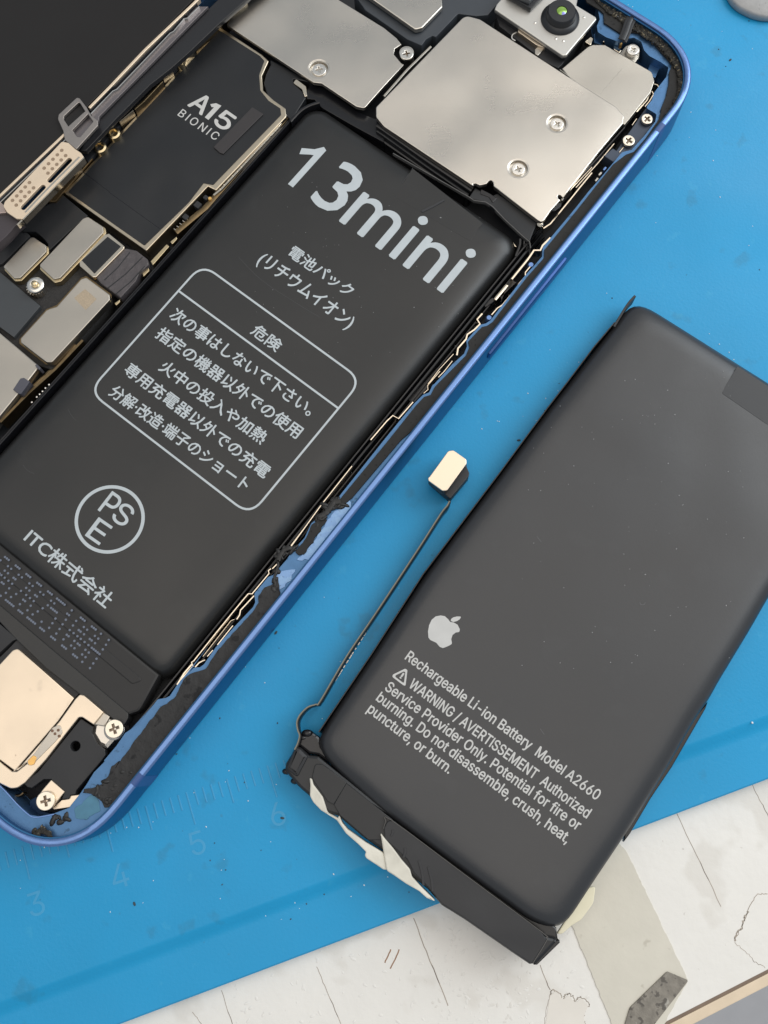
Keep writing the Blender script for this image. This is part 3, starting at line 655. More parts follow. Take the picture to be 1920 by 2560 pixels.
lettering('print', 'S', 'S', '02', (950, 1163), (1066, 1244), (1060, 1005), zt, M['ink'], bat, fat=.003)
lettering('print', 'E', 'E', '02', (735, 1308), (856, 1392), (848, 1148), zt, M['ink'], bat, fat=.003)
lettering('print', 'ITC株式会社', '社', '02', (195, 1352), (905, 285, '03'), (290, 1240), zt, M['ink'], bat, fat=.004)
# dot-matrix lot code
G = {'0': ' 111 1   11  111 1 111  11   1 111 ', '1': '  1   11    1    1    1    1   111 ', '2': ' 111 1   1    1   1   1   1   11111', '5': '111111    1111     1    11   1 111 ',
     'A': ' 111 1   11   1111111   11   11   1', 'H': '1   11   11   1111111   11   11   1', 'Z': '11111    1   1   1   1   1    11111'}
d0 = at(*px('i', 1315, 1270), .50); dc = (at(*px('i', 1415, 1350), .50) - at(*px('i', 1315, 1270), .50)) / 4; dw = (at(*px('i', 1063, 1630), .50) - at(*px('i', 1315, 1270), .50)) / 6
dbm = bmesh.new()
for ci, ch in enumerate('A02025100H'[::-1]):
    for i, bit in enumerate(G[ch]):
        if bit == '1':
            p = d0 + dc * (-ci * 5.75 + i % 5) + dw * (i // 5)
            zc = .5005 if p.dot(EY) > by0 - .24 else .4915
            if p.dot(EY) > by0 - .02: zc = .521
            bmesh.ops.create_cone(dbm, cap_ends=True, segments=8, radius1=.0155, radius2=.014, depth=.002, matrix=Matrix.Translation((p.x, p.y, zc)))
finish('lot_code', bm_mesh(dbm), M['ink3'], bat, kind='stuff')
# clear film patch and crease on the battery's upper corner
plate('film_patch', C('P', [(1030, 420, .03), (989, 493, .02), (1176, 603, .02), (1206, 558)], ZB), ZB - .002, ZB + .0008, M['pouch1'], bat, bevel=.001)
ribbon('film_crease', 'j', [(190, 445), (290, 395), (380, 345)], .03, ZB, ZB + .010, M['pouch'], bat)
for k, pts in (('02', [(590, 220), (615, 270), (655, 315)]), ('02', [(200, 700), (235, 745), (295, 775)]), ('11', [(400, 560), (600, 760), (900, 960), (1100, 1080)]), ('20', [(160, 1580), (250, 1450)])):
    ribbon('hair_scratch', k, pts, .006, ZB - .01, ZB + .0008, mat('scratch_dark_grey', (.05, .05, .052), .45), bat, soft=True)
specks('lint', 60, mat('grey_lint', (.3, .3, .3), .8), ((600, 1200), (450, 900)), .002, .005, ZB, bat, 8)

# black seams and flex ribbons along the battery's right side
for off_, w_, z_ in ((.035, .022, .46), (.085, .03, .42), (.14, .02, .36)):
    finish('side_ribbon', bm_mesh(ribbon_bm(smooth_line([U(bx1 + off_ - .12, by1 + .12), U(bx1 + off_ - .01, by1 - .06), U(bx1 + off_, by1 - .3), U(bx1 + off_, by0 - .5)]), w_, .13, z_)), M['gloss'] if off_ != .085 else M['film'], ph)
for off_, w_, z_ in ((.04, .02, .47), (.10, .025, .40)):
    finish('side_ribbon', bm_mesh(ribbon_bm([U(bx0 - off_, by1 - .2), U(bx0 - off_, by0 - .5)], w_, .13, z_)), M['gloss'], ph)
# bright springs and ground straps in the gap
SP = [('d', [(1560, 390), (1480, 470), (1455, 520), (1390, 520), (1330, 610), (1160, 820)], .030, .5), ('d', [(1350, 690), (1300, 750), (1300, 790), (1240, 860), (1200, 920), (1060, 1090), (1010, 1120), (950, 1190)], .018, .5),
      ('d', [(1110, 880), (985, 1030)], .042, .42), ('21', [(850, 1050), (805, 1100), (830, 1140), (780, 1190), (720, 1230), (710, 1270), (640, 1350), (630, 1410)], .026, .5),
      ('e', [(1659, 530), (1530, 680), (1535, 720), (1490, 760)], .010, .46), ('e', [(1380, 850), (1230, 1022), (1170, 990), (1110, 1045), (940, 1244)], .018, .52),
      ('f', [(1659, 270), (1350, 660), (1030, 1100)], .014, .52), ('f', [(1640, 300), (1340, 680), (1025, 1095)], .010, .42),
      ('g', [(1640, 30), (1580, 90)], .016, .5), ('g', [(1565, 90), (1538, 110), (1545, 140), (1370, 350), (1330, 350), (1270, 420), (1000, 750), (765, 1045), (742, 1060), (755, 1100), (620, 1250)], .016, .52),
      ('g', [(1390, 370), (1250, 520), (1240, 570), (1210, 615)], .018, .46), ('g', [(1185, 615), (1150, 630), (860, 1000)], .008, .42), ('g', [(1170, 680), (1010, 880)], .014, .44), ('g', [(962, 935), (905, 1000)], .014, .42),
      ('g', [(880, 1035), (820, 1065), (780, 1110)], .018, .46), ('03', [(1659, 760), (1590, 840), (1530, 940)], .022, .5),
      ('21', [(600, 1400), (480, 1530), (380, 1659)], .010, .48), ('21', [(590, 1460), (520, 1550), (470, 1600)], .012, .44), ('j', [(1659, 60), (1480, 250), (1400, 330)], .010, .5),
      ('j', [(1659, 110), (1560, 230), (1480, 330), (1300, 550), (1240, 590)], .022, .46), ('j', [(1600, 20), (1440, 210), (1330, 340)], .012, .48),
      ('b', [(1060, 870), (1095, 880), (1110, 910)], .012, .5), ('b', [(1035, 945), (1055, 975), (1010, 1050), (965, 1105)], .016, .5), ('b', [(1020, 960), (985, 1040), (880, 1160)], .014, .48)]
for k, pts, w_, z_ in SP:
    ribbon('ground_spring', k, pts, w_, z_ - .16, z_, M['mirror'], ph)
# dark blocks and black film between them
for k, pts, z_ in (('d', [(1130, 830), (1215, 850), (1050, 1010), (1060, 1040), (1040, 1060)], .36), ('d', [(960, 1010), (990, 1040), (890, 1110), (850, 1080)], .38),
                   ('e', [(1330, 830), (1640, 480), (1659, 560), (1400, 850)], .33), ('f', [(1659, 320), (1659, 400), (1330, 750), (1100, 1080), (1060, 1070)], .30)):
    plate('black_block', C(k, pts, z_, .01), .13, z_, M['gloss'], ph)
for k, x, y in (('d', 1360, 665), ('d', 925, 1215)):
    w = at(*px(k, x, y), .5); lathe('blue_boss', w, [(.05, .14), (.045, .47), (.03, .49), (0, .49)], M['rim'], ph, 14)

# ------------------------------------------------------------------ screws
def cross(r, w, ang=.4):
    P = []
    for i in range(4):
        a = ang + i * math.pi / 2; d = Vector((math.cos(a), math.sin(a))); q = Vector((-d.y, d.x))
        P += [d * w - q * w, d * r - q * w, d * r + q * w][0:] if False else [d * r - q * w, d * r + q * w, d * w + q * w]
    return P
def screw(k, x, y, z, r, parent=None, ang=.4, m='screw', big=1.0, depth=.25, name='screw'):
    w = at(*px(k, x, y), z); parent = parent or ph
    cs = cross(r * .48 * big, r * .11 * big, ang)
    n_ = 32
    head = plate(name, [[(w.x + r * math.cos(2 * math.pi * i / n_), w.y + r * math.sin(2 * math.pi * i / n_)) for i in range(n_)], [(w.x + p.x, w.y + p.y) for p in cs]], z - .045, z, M[m], parent, bevel=.008)
    lathe('drive_recess', w, [(r * .62, z - .05), (r * .62, z - .040), (r * .25, z - .040), (0, z - .055)], M['recess'], head, 16)
    return head
def dish(k, x, y, z, r, m, parent, depth=.05):
    w = at(*px(k, x, y), z)
    return lathe('screw_dish', w, [(r * 1.16, z - .004), (r * 1.12, z + .002), (r * 1.02, z - .002), (r * .94, z - .02), (r * .9, z - depth), (0, z - depth)], M[m], parent, 36)
def hole(k, x, y, z, r, n_=36):
    w = at(*px(k, x, y), z); return [(w.x + r * math.cos(2 * math.pi * i / n_), w.y + r * math.sin(2 * math.pi * i / n_)) for i in range(n_)]

# ------------------------------------------------------------------ board shield with chip print
shd = plate('chip_shield', C('P', [(549, 66, .02), (655, 136, .02), (672, 152, .03), (655, 190), (658, 226), (684, 250, .03), (714, 271, .02), (716, 292, .03), (540, 476, .02), (520, 466), (366, 627, .02), (160, 482, .02)], .475), .15, .475, M['bronze'], ph, bevel=.012)
plate('black_cover', C('P', [(549, 76, .02), (650, 140, .02), (661, 152, .02), (648, 188, .05), (651, 226, .05), (672, 252, .03), (701, 271, .03), (703, 287, .03), (533, 462, .01), (509, 458, .01), (472, 506), (361, 614, .02), (170, 480, .02)], .48), .474, .482, M['film'], shd, bevel=.003)
ribbon('cover_fold', '01', [(940, 0), (1385, 320)], .008, .481, .4835, M['gloss'], shd)
ribbon('cover_fold', '00', [(710, 1480), (950, 1659)], .008, .481, .4835, M['gloss'], shd)
plate('raised_bar', C('10', [(520, 925, .01), (618, 985, .01), (270, 1330, .01), (240, 1320), (185, 1270, .02)], .50), .48, .502, mat('brown_black_bar', (.034, .030, .031), .5), shd, bevel=.006)
lettering('print', 'A', 'A', 'k', (453, 345), (597, 447), (562, 190), .483, M['ink2'], shd, fat=.008)
plate('print', C('k', [(748, 324), (803, 350), (668, 497), (630, 470), (726, 366), (700, 364), (688, 334)], .483), .483, .4846, M['ink2'], shd, bevel=0)
lettering('print', '5', '5', 'k', (708, 526), (840, 619), (815, 372), .483, M['ink2'], shd, fat=.008)
lettering('print', 'BIONIC', 'I', 'k', (345, 447), (738, 712), (392, 376), .483, M['ink2'], shd, fat=.001, spacing=1.25)
# board edge beside the shield
ribbon('board_edge', 'k', [(1500, 420), (1440, 500), (1080, 900), (760, 1260), (640, 1400), (330, 1659)], .075, .14, .42, M['goldd'], ph)
ribbon('board_edge', 'k', [(1470, 440), (1380, 580), (1040, 950), (800, 1210), (720, 1275)], .028, .2, .458, M['mirror'], ph)
ribbon('board_edge', 'k', [(1500, 520), (1200, 880), (900, 1230), (600, 1560), (480, 1700)], .03, .14, .34, M['goldd'], ph)
rr = random.Random(4)
for i in range(15):
    t = i / 14; x, y = 1400 + (790 - 1400) * t + rr.uniform(-6, 6), 570 + (1215 - 570) * t
    w = at(*px('k', x, y), .46); bm = bmesh.new(); bmesh.ops.create_icosphere(bm, subdivisions=1, radius=.011, matrix=Matrix.Translation((w.x, w.y, .458)))
    finish('solder_dot', bm_mesh(bm), M['mirror'], ph, angle=80)
for i in range(5):
    w0 = at(*px('k', 310 + i * 30, 1625 - i * 28), .43)
    finish('small_chip', bm_mesh(ribbon_bm([w0, w0 + EX * .035], .012, .40, .435)), M['steel2'], ph)
for x, y, s in ((555, 1375, .07), (640, 1300, .05), (430, 1500, .06)):
    w = at(*px('k', x, y), .44)
    plate('small_chip', [(*(w + EX * sx * s + EY * sy * s), .01) for sx, sy in ((-.6, -.6), (.6, -.6), (.6, .6), (-.6, .6))], .3, .445, M['film2'], ph)
w = at(*px('k', 683, 1312), .44); lathe('gold_pad', w, [(.03, .38), (.028, .44), (.02, .45), (0, .45)], M['pad'], ph, 14)
# curved flex beside the shield
fx = plate('flex_cable', C('10', [(672, 510, .03), (1040, 715), (870, 680, .02), (880, 720), (965, 800, .02), (985, 845, .03), (860, 1040), (770, 960), (660, 850, .05), (620, 720, .08), (640, 640, .05), (680, 560)], .45), .2, .45, M['film'], ph, bevel=.012)
plate('metal_tab', C('10', [(900, 680, .02), (985, 745, .03), (995, 830, .01), (975, 835), (950, 770), (875, 715, .02)], .47), .40, .47, M['mirror'], ph)
ribbon('black_tube', '10', [(850, 1045), (930, 960), (1010, 910), (1100, 880)], .04, .2, .5, M['gloss'], ph, soft=True)
plate('black_moulding', C('10', [(1020, 720), (1180, 780, .03), (1420, 960, .03), (1659, 1060), (1659, 1230), (1400, 1090), (1120, 930), (1060, 860), (960, 850)], .40), .14, .40, M['gloss'], ph)

# ------------------------------------------------------------------ upper plates
us = plate('upper_shield', [C('10', [(300, 215, .02), (345, 130, .02), (470, 0), (560, -120), (1180, -120), (1270, 0), (1659, 240)], .55)
     + C('20', [(110, 330, .03), (150, 385), (95, 420), (85, 470), (150, 545, .02), (172, 560), (0, 745)], .55) + C('10', [(1490, 935, .05), (1420, 920), (1120, 720, .03), (1050, 712, .02), (640, 440)], .55),
     hole('10', 1095, 595, .55, .128)], .49, .55, M['steel'], ph, bevel=.008)
dish('10', 1095, 595, .55, .135, 'steel', us)
screw('10', 1098, 600, .525, .098, us, .2)
screw('20', 195, 462, .60, .095, ph, .2)
lathe('screw_pillar', at(*px('20', 195, 475), .5), [(.10, .15), (.10, .55), (0, .555)], M['steel'], ph, 24)
plate('top_cover', C('20', [(-220, -90), (270, 255, .05), (330, 240, .04), (505, 60, .02), (500, -90)], .60), .52, .60, M['steel'], ph, bevel=.014)
plate('plastic_frame', C('20', [(-260, -60), (-160, 80), (200, 330), (325, 385, .02), (365, 330), (420, 300), (450, 310), (640, 110, .04), (800, 130), (900, 120), (1050, -60), (900, -120), (0, -120)], .52), .2, .50, mat('dark_grey_plastic', (.045, .052, .062), .5), ph, bevel=.01)
ribbon('metal_strip', '20', [(405, 400), (200, 600), (0, 830)], .03, .4, .55, M['steel2'], ph)
# main shield with two screws and a lower step
ms_out = (C('P', [(1163, 38, .12), (1200, 48, .05), (1440, 204), (1540, 267, .03), (1560, 290, .04), (1557, 309, .04), (1500, 376), (1400, 503)], .58)
          + C('j', [(1405, 320), (1395, 312), (1385, 300, .02), (1362, 305, .02), (1365, 330), (1385, 345), (1300, 440), (1245, 520, .02), (1220, 535, .02), (1190, 518), (810, 225), (806, 195), (790, 172, .02), (770, 178), (748, 205), (690, 218), (655, 202, .01), (632, 205, .01), (635, 225)], .58)
          + C('P', [(960, 316), (940, 292, .06), (940, 268, .06)], .58))
ms = plate('battery_shield', [ms_out, hole('20', 1495, 1065, .58, .122), hole('20', 1160, 1455, .58, .122)], .50, .58, M['steel'], ph, bevel=.010)
for x, y, a in ((1495, 1065, .55), (1160, 1455, .3)):
    dish('20', x, y, .58, .13, 'steel', ms); screw('20', x, y + 4, .565, .088, ms, a)
ss = plate('corner_shield', C('P', [(1405, 172), (1470, 117, .05), (1482, 112, .02), (1512, 112, .04), (1630, 180, .10), (1636, 204, .06), (1626, 232, .05), (1562, 312), (1540, 300), (1440, 215)], .55), .44, .553, M['steel2'], ph, bevel=.010)
ribbon('panel_crease', '30', [(400, 590), (210, 810)], .008, .552, .5548, M['steel2'], ss)
ribbon('panel_crease', '20', [(1520, 600), (1600, 660), (1659, 700)], .01, .552, .5548, M['steel2'], ss)
# black film layers under the shield's edge
for a_, b_, w_, z_, mm in (((0, 1118), (760, 1640), .05, .50, 'gloss'), ((0, 1165), (730, 1680), .04, .44, 'film'), ((0, 1215), (700, 1690), .05, .38, 'gloss')):
    ribbon('film_layer', '20', [(a_[0] - 60, a_[1] - 40), a_, ((a_[0] + b_[0]) / 2, (a_[1] + b_[1]) / 2 + 5), b_], w_, .14, z_, M[mm], ph)
plate('film_flap', C('j', [(650, 240, .01), (780, 320, .02), (840, 290), (1190, 520), (1175, 560), (1120, 700, .01), (1060, 650), (880, 480), (740, 360, .03), (640, 340), (600, 320)], .49), .40, .49, M['film'], ph, bevel=.006)
ribbon('flap_edge', 'j', [(-60, -60), (600, 320), (640, 348), (740, 362), (800, 400), (900, 505), (1060, 655), (1120, 705), (1130, 760)], .010, .44, .497, mat('edge_highlight_film', (.13, .125, .12), .25), ph)
plate('film_flap', C('j', [(700, 250), (780, 290), (840, 330), (800, 370), (770, 320), (690, 290)], .5, .01), .42, .5, M['gloss'], ph)
ribbon('coil_wire', 'j', [(1040, 680), (1035, 740), (1000, 830)], .03, .3, .47, M['gloss'], ph, soft=True)
plate('metal_tab', C('d', [(1165, 425), (1215, 490), (1190, 480)], .4), .3, .4, M['mirror'], ph)
lathe('solder_dot', at(*px('j', 1215, 545), .52), [(.05, .4), (.045, .5), (.02, .525), (0, .53)], M['mirror'], ph, 12)
plate('torn_label', C('j', [(1300, 440), (1360, 380, .02), (1395, 370), (1390, 400), (1340, 440, .02)], .58), .56, .586, M['film2'], ph)
# volume bracket and its two screws
vb = plate('button_bracket', C('30', [(590, 950, .02), (615, 925), (700, 985, .04), (690, 1045, .03), (575, 1195, .02), (470, 1310, .04), (430, 1310, .02), (325, 1400, .01), (240, 1345), (320, 1280), (350, 1300)], .50), .3, .50, mat('slate_bracket', (.055, .07, .10), .42, .3), ph, bevel=.01)
screw('30', 615, 1025, .56, .078, ph, .75, 'screww', 1.25); screw('30', 456, 1212, .56, .082, ph, .9, 'screww', 1.25)
ribbon('bracket_lip', '30', [(525, 1025), (485, 1080)], .012, .49, .51, M['mirror'], vb); ribbon('bracket_lip', '30', [(412, 1270), (375, 1315)], .012, .49, .51, M['mirror'], vb)
ribbon('flex_edge', '30', [(420, 1100), (200, 1350), (0, 1570)], .02, .2, .5, M['gloss'], ph); ribbon('flex_edge', '30', [(330, 1240), (180, 1420), (0, 1620)], .014, .2, .47, M['mirror'], ph)
ribbon('flex_edge', '30', [(240, 1340), (100, 1500), (-60, 1659)], .02, .2, .44, M['film2'], ph)
for x, y in ((250, 1455), (210, 1500), (180, 1550)):
    w = at(*px('30', x, y), .45); plate('small_chip', [(*(w + EX * sx * .025 + EY * sy * .05), .01) for sx, sy in ((-.6, -.6), (.6, -.6), (.6, .6), (-.6, .6))], .3, .45, M['rim'] if x == 250 else M['steel2'], ph)
# blue corner structure with a screw on its ear
plate('corner_boss', C('b', [(480, 300, .02), (680, 420), (720, 520), (700, 560), (620, 500), (440, 440), (430, 360)], .42), .13, .42, M['inner'], ph)
plate('corner_boss', C('b', [(1040, 600), (1140, 655), (1070, 810, .02), (980, 760, .02)], .46), .13, .46, M['inner'], ph)
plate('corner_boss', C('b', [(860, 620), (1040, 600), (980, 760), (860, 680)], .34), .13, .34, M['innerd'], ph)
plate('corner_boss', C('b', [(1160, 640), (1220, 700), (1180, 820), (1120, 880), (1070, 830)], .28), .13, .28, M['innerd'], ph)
plate('screw_ear', C('b', [(700, 555), (760, 480, .04), (850, 440, .06), (915, 500, .06), (905, 590, .03), (845, 668), (780, 630)], .52), .40, .52, M['steel2'], ph)
screw('b', 838, 512, .60, .083, ph, .5)
lathe('screw_collar', at(*px('b', 838, 525), .55), [(.088, .50), (.088, .565), (0, .566)], M['screw'], ph, 24)
for pts in ([(525, 430), (560, 372), (610, 390), (670, 440), (650, 470), (580, 440)], [(640, 470), (700, 500), (720, 520), (700, 548), (640, 510)], [(340, 430), (400, 380), (430, 400), (400, 470)]):
    plate('contact_tab', C('b', [(x, y, .01) for x, y in pts], .5), .42, .5, M['mirror'], ph)
lathe('gold_pad', at(*px('b', 715, 440), .54), [(.026, .45), (.024, .53), (.01, .545), (0, .545)], M['pad'], ph, 12)
# frayed black strip bridging the ledge
cb_ = smooth_line([at(*px('b', x, y), .68) for x, y in ((730, 420), (770, 330), (800, 240), (850, 150))], 5)
for i, (o_, z_) in enumerate(((-.035, .69), (0, .705), (.035, .69))):
    pts = [p + EX * o_ * (1 + .2 * j / len(cb_)) for j, p in enumerate(cb_)]
    finish('flex_strip', bm_mesh(ribbon_bm(pts, .058, z_ - .02, z_)), M['film2'] if i != 1 else M['pouch'], ph)
# camera module
cm_ = plate('camera_module', [C('c', [(312, 128, .02), (340, 58, .04), (440, -60), (1470, -60), (1720, 160)], .64)[:4] + C('b', [(255, 55), (455, 175, .03), (462, 200, .03), (150, 570, .02), (110, 575, .02)], .64)], .57, .64, mat('pale_alloy', (.62, .60, .56), .42, .8, var=.03), ph, bevel=.014)
plate('module_body', C('c', [(330, 190), (1600, 360), (1240, 900), (1190, 940), (1020, 860), (380, 360)], .50, .01), .14, .50, M['film2'], cm_)
plate('module_body', C('c', [(330, 180), (1640, 320), (1290, 800), (1000, 650)], .57), .3, .575, M['film2'], cm_)
plate('board_to_board_connector', C('c', [(640, 375, .01), (1030, 630, .01), (1000, 690), (880, 650), (630, 470, .01)], .52), .45, .565, M['creamy'], cm_)
ribbon('clip_wire', 'c', [(620, 440), (560, 480), (555, 530), (600, 560)], .02, .4, .53, M['screw'], cm_, soft=True)
plate('clip', C('c', [(930, 620), (990, 680), (910, 770), (870, 740), (870, 680)], .53, .01), .4, .53, M['steel2'], cm_)
plate('prism', C('c', [(480, -130), (480, -10), (800, 175, .005), (985, -10), (985, -130)], .64)[:5], .64, .72, M['lens'], cm_, bevel=.008)
plate('prism_top', C('c', [(560, -160), (570, -90), (800, 10, .005), (930, -130), (930, -160)], .80), .72, .80, mat('grey_prism', (.09, .095, .10), .3), cm_, bevel=.008)
wl = at(*px('c', 1218, 262), .64)
ln = lathe('lens', wl, [(.265, .60), (.265, .655), (.255, .675), (.205, .70), (.195, .78), (.18, .80), (.075, .802), (.07, .79)], M['lens'], cm_, 44)
lathe('lens_glass', wl, [(.072, .785), (.066, .796), (.04, .806), (0, .810)], M['glassg'], ln, 28)
for x, y in ((872, 315), (1548, 238), (1262, 565), (1160, 535)):
    w = at(*px('c', x, y), .645); lathe('pin', w, [(.018, .63), (.016, .648), (0, .655)], M['screw'], cm_, 10)

# ------------------------------------------------------------------ left connectors
plate('black_sheet', C('01', [(150, 300), (170, 260), (545, 25), (760, 205), (720, 230), (410, 520), (415, 450), (370, 395), (310, 345), (200, 345)], .46), .2, .46, M['film'], ph, bevel=.008)
plate('black_sheet', C('01', [(-60, 330), (140, 300), (230, 350), (260, 380), (20, 620), (-60, 640)], .44), .2, .44, M['film2'], ph)
plate('foam_pad', C('01', [(-60, 600), (400, 500), (700, 590), (830, 720), (1000, 870), (960, 1000), (480, 1560), (300, 1500), (-60, 1150)], .30), .14, .38, M['foam'], ph)
for pts, nm in (([(25, 645, .03), (265, 392, .03), (290, 390, .02), (400, 465, .03), (402, 515, .03), (175, 742, .03), (120, 745, .03)], 'small'),
                ([(335, 635, .04), (715, 230, .03), (755, 212, .04), (890, 300, .04), (895, 350, .04), (520, 742, .03), (465, 755, .03)], 'long')):
    pad_ = C('01', pts, .52); c_ = sum((Vector(p[:2]) for p in pad_), Vector((0, 0))) / len(pad_)
    pp = plate('gold_shim', [(c_.x + (p[0] - c_.x) * 1.04 - EX.x * -.012, c_.y + (p[1] - c_.y) * 1.04 + EX.y * .02, p[2]) for p in pad_], .36, .485, M['gold'], ph)
    plate('connector_cover', pad_, .45, .52, M['steel2'], ph, bevel=.008)
kb = plate('black_connector', C('01', [(685, 605, .01), (905, 365, .02), (940, 358, .02), (1075, 468, .03), (1072, 490, .02), (830, 735, .02), (800, 735, .02), (690, 640)], .50), .3, .50, M['mirror'], ph, bevel=.008)
plate('black_cover', C('01', [(705, 590), (930, 385), (1045, 470), (815, 705)], .505, .01), .495, .506, M['film'], kb, bevel=.004)
fo = plate('crumpled_foil', C('01', [(830, 740, .01), (1085, 485, .03), (1180, 505, .02), (1275, 580, .02), (1285, 630, .02), (1205, 700), (1175, 770), (1040, 915, .01), (980, 870), (870, 790)], .47), .28, .47, mat('dark_foil', (.085, .075, .078), .45, .2, var=.25, vs=9, bump=.02, bs=9), ph, bevel=.014)
for a_, b_ in (((930, 830), (1230, 560)), ((1000, 880), (1250, 640)), ((900, 760), (1120, 520))):
    ribbon('foil_crease', '01', [a_, ((a_[0] + b_[0]) / 2 + 8, (a_[1] + b_[1]) / 2 + 10), b_], .014, .46, .475, M['film2'], fo)
bp_ = plate('large_connector_cover', C('01', [(178, 1265, .03), (400, 1022), (430, 1008), (490, 990, .03), (700, 752, .03), (745, 738, .03), (945, 885, .03), (950, 930, .03), (450, 1470, .04), (400, 1470, .04), (180, 1300, .03)], .52), .38, .52, M['steel2'], ph, bevel=.010)
plate('etched_code', C('01', [(640, 915), (735, 838), (835, 925), (740, 1020)], .521), .52, .5212, M['code'], bp_, bevel=0)
bp2 = C('01', [(165, 1270, .03), (400, 1010), (490, 975, .03), (700, 740, .03), (745, 722, .03), (965, 880, .03), (965, 940, .03), (455, 1495, .04), (395, 1490, .04), (165, 1310, .03)], .40)
plate('gold_shim', bp2, .33, .40, M['goldd'], ph)
plate('slate_flex', C('01', [(-80, 620), (0, 690), (350, 985, .02), (120, 1255), (-80, 1110)], .45), .3, .45, mat('slate_flex', (.05, .055, .06), .45), ph, bevel=.008)
# standoff
ws = at(*px('01', 303, 800), .56)
so = lathe('standoff', ws, [(.10, .3), (.10, .50), (.085, .51), (.112, .515), (.112, .555), (.10, .565), (.05, .567), (.04, .56), (0, .56)], M['screw'], ph, 28)
lathe('gold_stud', ws, [(.042, .55), (.04, .60), (.02, .615), (0, .615)], M['gold'], so, 16)
rw = at(*px('01', 322, 840), .42); bm = bmesh.new()
for i in range(18):
    a = i * math.pi / 9; bmesh.ops.create_cube(bm, size=1, matrix=Matrix.Translation((rw.x + .105 * math.cos(a), rw.y + .105 * math.sin(a), .44)) @ Matrix.Rotation(a, 4, 'Z') @ Matrix.Diagonal((.03, .018, .10, 1)))
bmesh.ops.create_cone(bm, cap_ends=True, segments=24, radius1=.105, radius2=.105, depth=.1, matrix=Matrix.Translation((rw.x, rw.y, .44)))
finish('knurled_nut', bm_mesh(bm), M['mirror'], ph, angle=30)
# lower-left cover and its clips
lc = plate('lower_shield', C('P', [(-60, 780), (0, 832), (93, 911, .02), (94, 922), (45, 985, .01), (0, 1040), (-60, 1110)], .52), .3, .52, M['steel2'], ph, bevel=.014)
for pts in ([(480, 350), (510, 330), (565, 385), (540, 415)], [(178, 685), (280, 530), (330, 520), (412, 575), (290, 745), (250, 740)]):
    plate('clip', C('h', [(x, y, .008) for x, y in pts], .55), .4, .55, mat('slate_clip', (.09, .09, .11), .4, .3), lc)
ribbon('board_edge', 'h', [(1140, 0), (760, 400), (400, 720), (0, 1130)], .035, .2, .44, M['goldd'], ph)
ribbon('board_edge', 'h', [(1040, 60), (820, 320), (740, 410), (680, 430), (390, 700), (0, 1060)], .04, .2, .40, M['goldd'], ph)
for x, y in ((438, 858), (505, 785), (545, 748), (585, 708), (625, 662), (675, 615)):
    w = at(*px('h', x, y), .4); lathe('solder_dot', w, [(.012, .3), (.012, .4), (0, .405)], M['screw'], ph, 8)
for k, pts in (('01', [(1300, 600), (1440, 450), (1462, 470), (1320, 632)]), ('01', [(1470, 430), (1525, 385), (1530, 405), (1490, 450)]), ('01', [(1225, 700), (1280, 650), (1290, 680), (1240, 730)]), ('01', [(990, 960), (1040, 925), (1035, 950), (1005, 980)])):
    plate('brass_contact', C(k, pts, .42), .3, .42, M['gold'], ph)
# board edge along the display side: brass strips and half-hidden screws
for k, pts, w_, z_ in (('00', [(1659, 425), (1600, 460), (1560, 540)], .02, .62), ('00', [(1480, 590), (1400, 660)], .022, .62), ('00', [(1400, 700), (1240, 870), (1160, 940)], .03, .6), ('00', [(1150, 950), (1090, 1000), (1030, 1050)], .014, .6),
                      ('10', [(470, 0), (400, 50), (330, 100)], .02, .62), ('10', [(320, 110), (180, 250), (20, 400)], .026, .6), ('00', [(690, 1430), (620, 1480)], .012, .62)):
    ribbon('board_clip', k, pts, w_, .3, z_, M['goldd'] if w_ > .025 else M['bronze'], ph)
for k, x, y, r in (('00', 1550, 540, .07), ('00', 985, 1155, .085), ('00', 865, 1275, .085), ('10', 410, 30, .05)):
    w = at(*px(k, x, y), .55); lathe('side_screw', w, [(r, .4), (r, .56), (r * .7, .57), (r * .6, .52), (0, .50)], M['gold'] if k == '00' else M['film2'], ph, 20)
plate('brass_block', C('00', [(720, 1350), (800, 1370), (600, 1600), (480, 1740), (400, 1740)], .5), .2, .5, M['goldd'], ph)
plate('side_rail', C('00', [(1720, 250), (1659, 310), (1050, 930), (760, 1290), (700, 1330), (760, 1400), (1000, 1120), (1720, 400)], .52), .15, .52, M['dark'], ph)
ribbon('rail_edge', '00', [(1000, 1040), (850, 1190), (760, 1290)], .04, .3, .56, M['steel2'], ph)

# ------------------------------------------------------------------ bottom parts
sp = plate('speaker_cover', [C('03', [(-120, 890), (110, 640, .05), (150, 628, .05), (170, 640, .04), (640, 1055), (500, 1255), (150, 1659)], .56) + C('a', [(330, -10), (185, 108, .02), (150, 112, .02), (0, 0), (-140, -100)], .56)], .46, .56, M['creamy'], ph, bevel=.010)
br = plate('end_bracket', [C('03', [(650, 1062), (690, 1022, .03), (725, 1030, .03), (893, 1175), (808, 1285, .01), (710, 1220, .04), (680, 1222, .03), (590, 1335)], .575)
                           + C('a', [(480, -10), (260, 235, .06), (180, 290, .1), (110, 297, .1), (0, 245, .1), (-120, 120), (-120, -110)], .575)[0:]
                           + C('a', [(0, 20), (125, 118, .03), (175, 118, .03), (340, -10)], .575) + C('03', [(170, 1650), (510, 1258)], .575)], .50, .575, M['creamy'], ph, bevel=.010)
plate('welded_tab', C('03', [(455, 1310, .05), (520, 1280, .05), (545, 1350, .05), (480, 1430), (300, 1610, .04), (240, 1640, .04), (232, 1600, .04), (300, 1530)], .58), .57, .584, M['steel2'], br, bevel=.004)
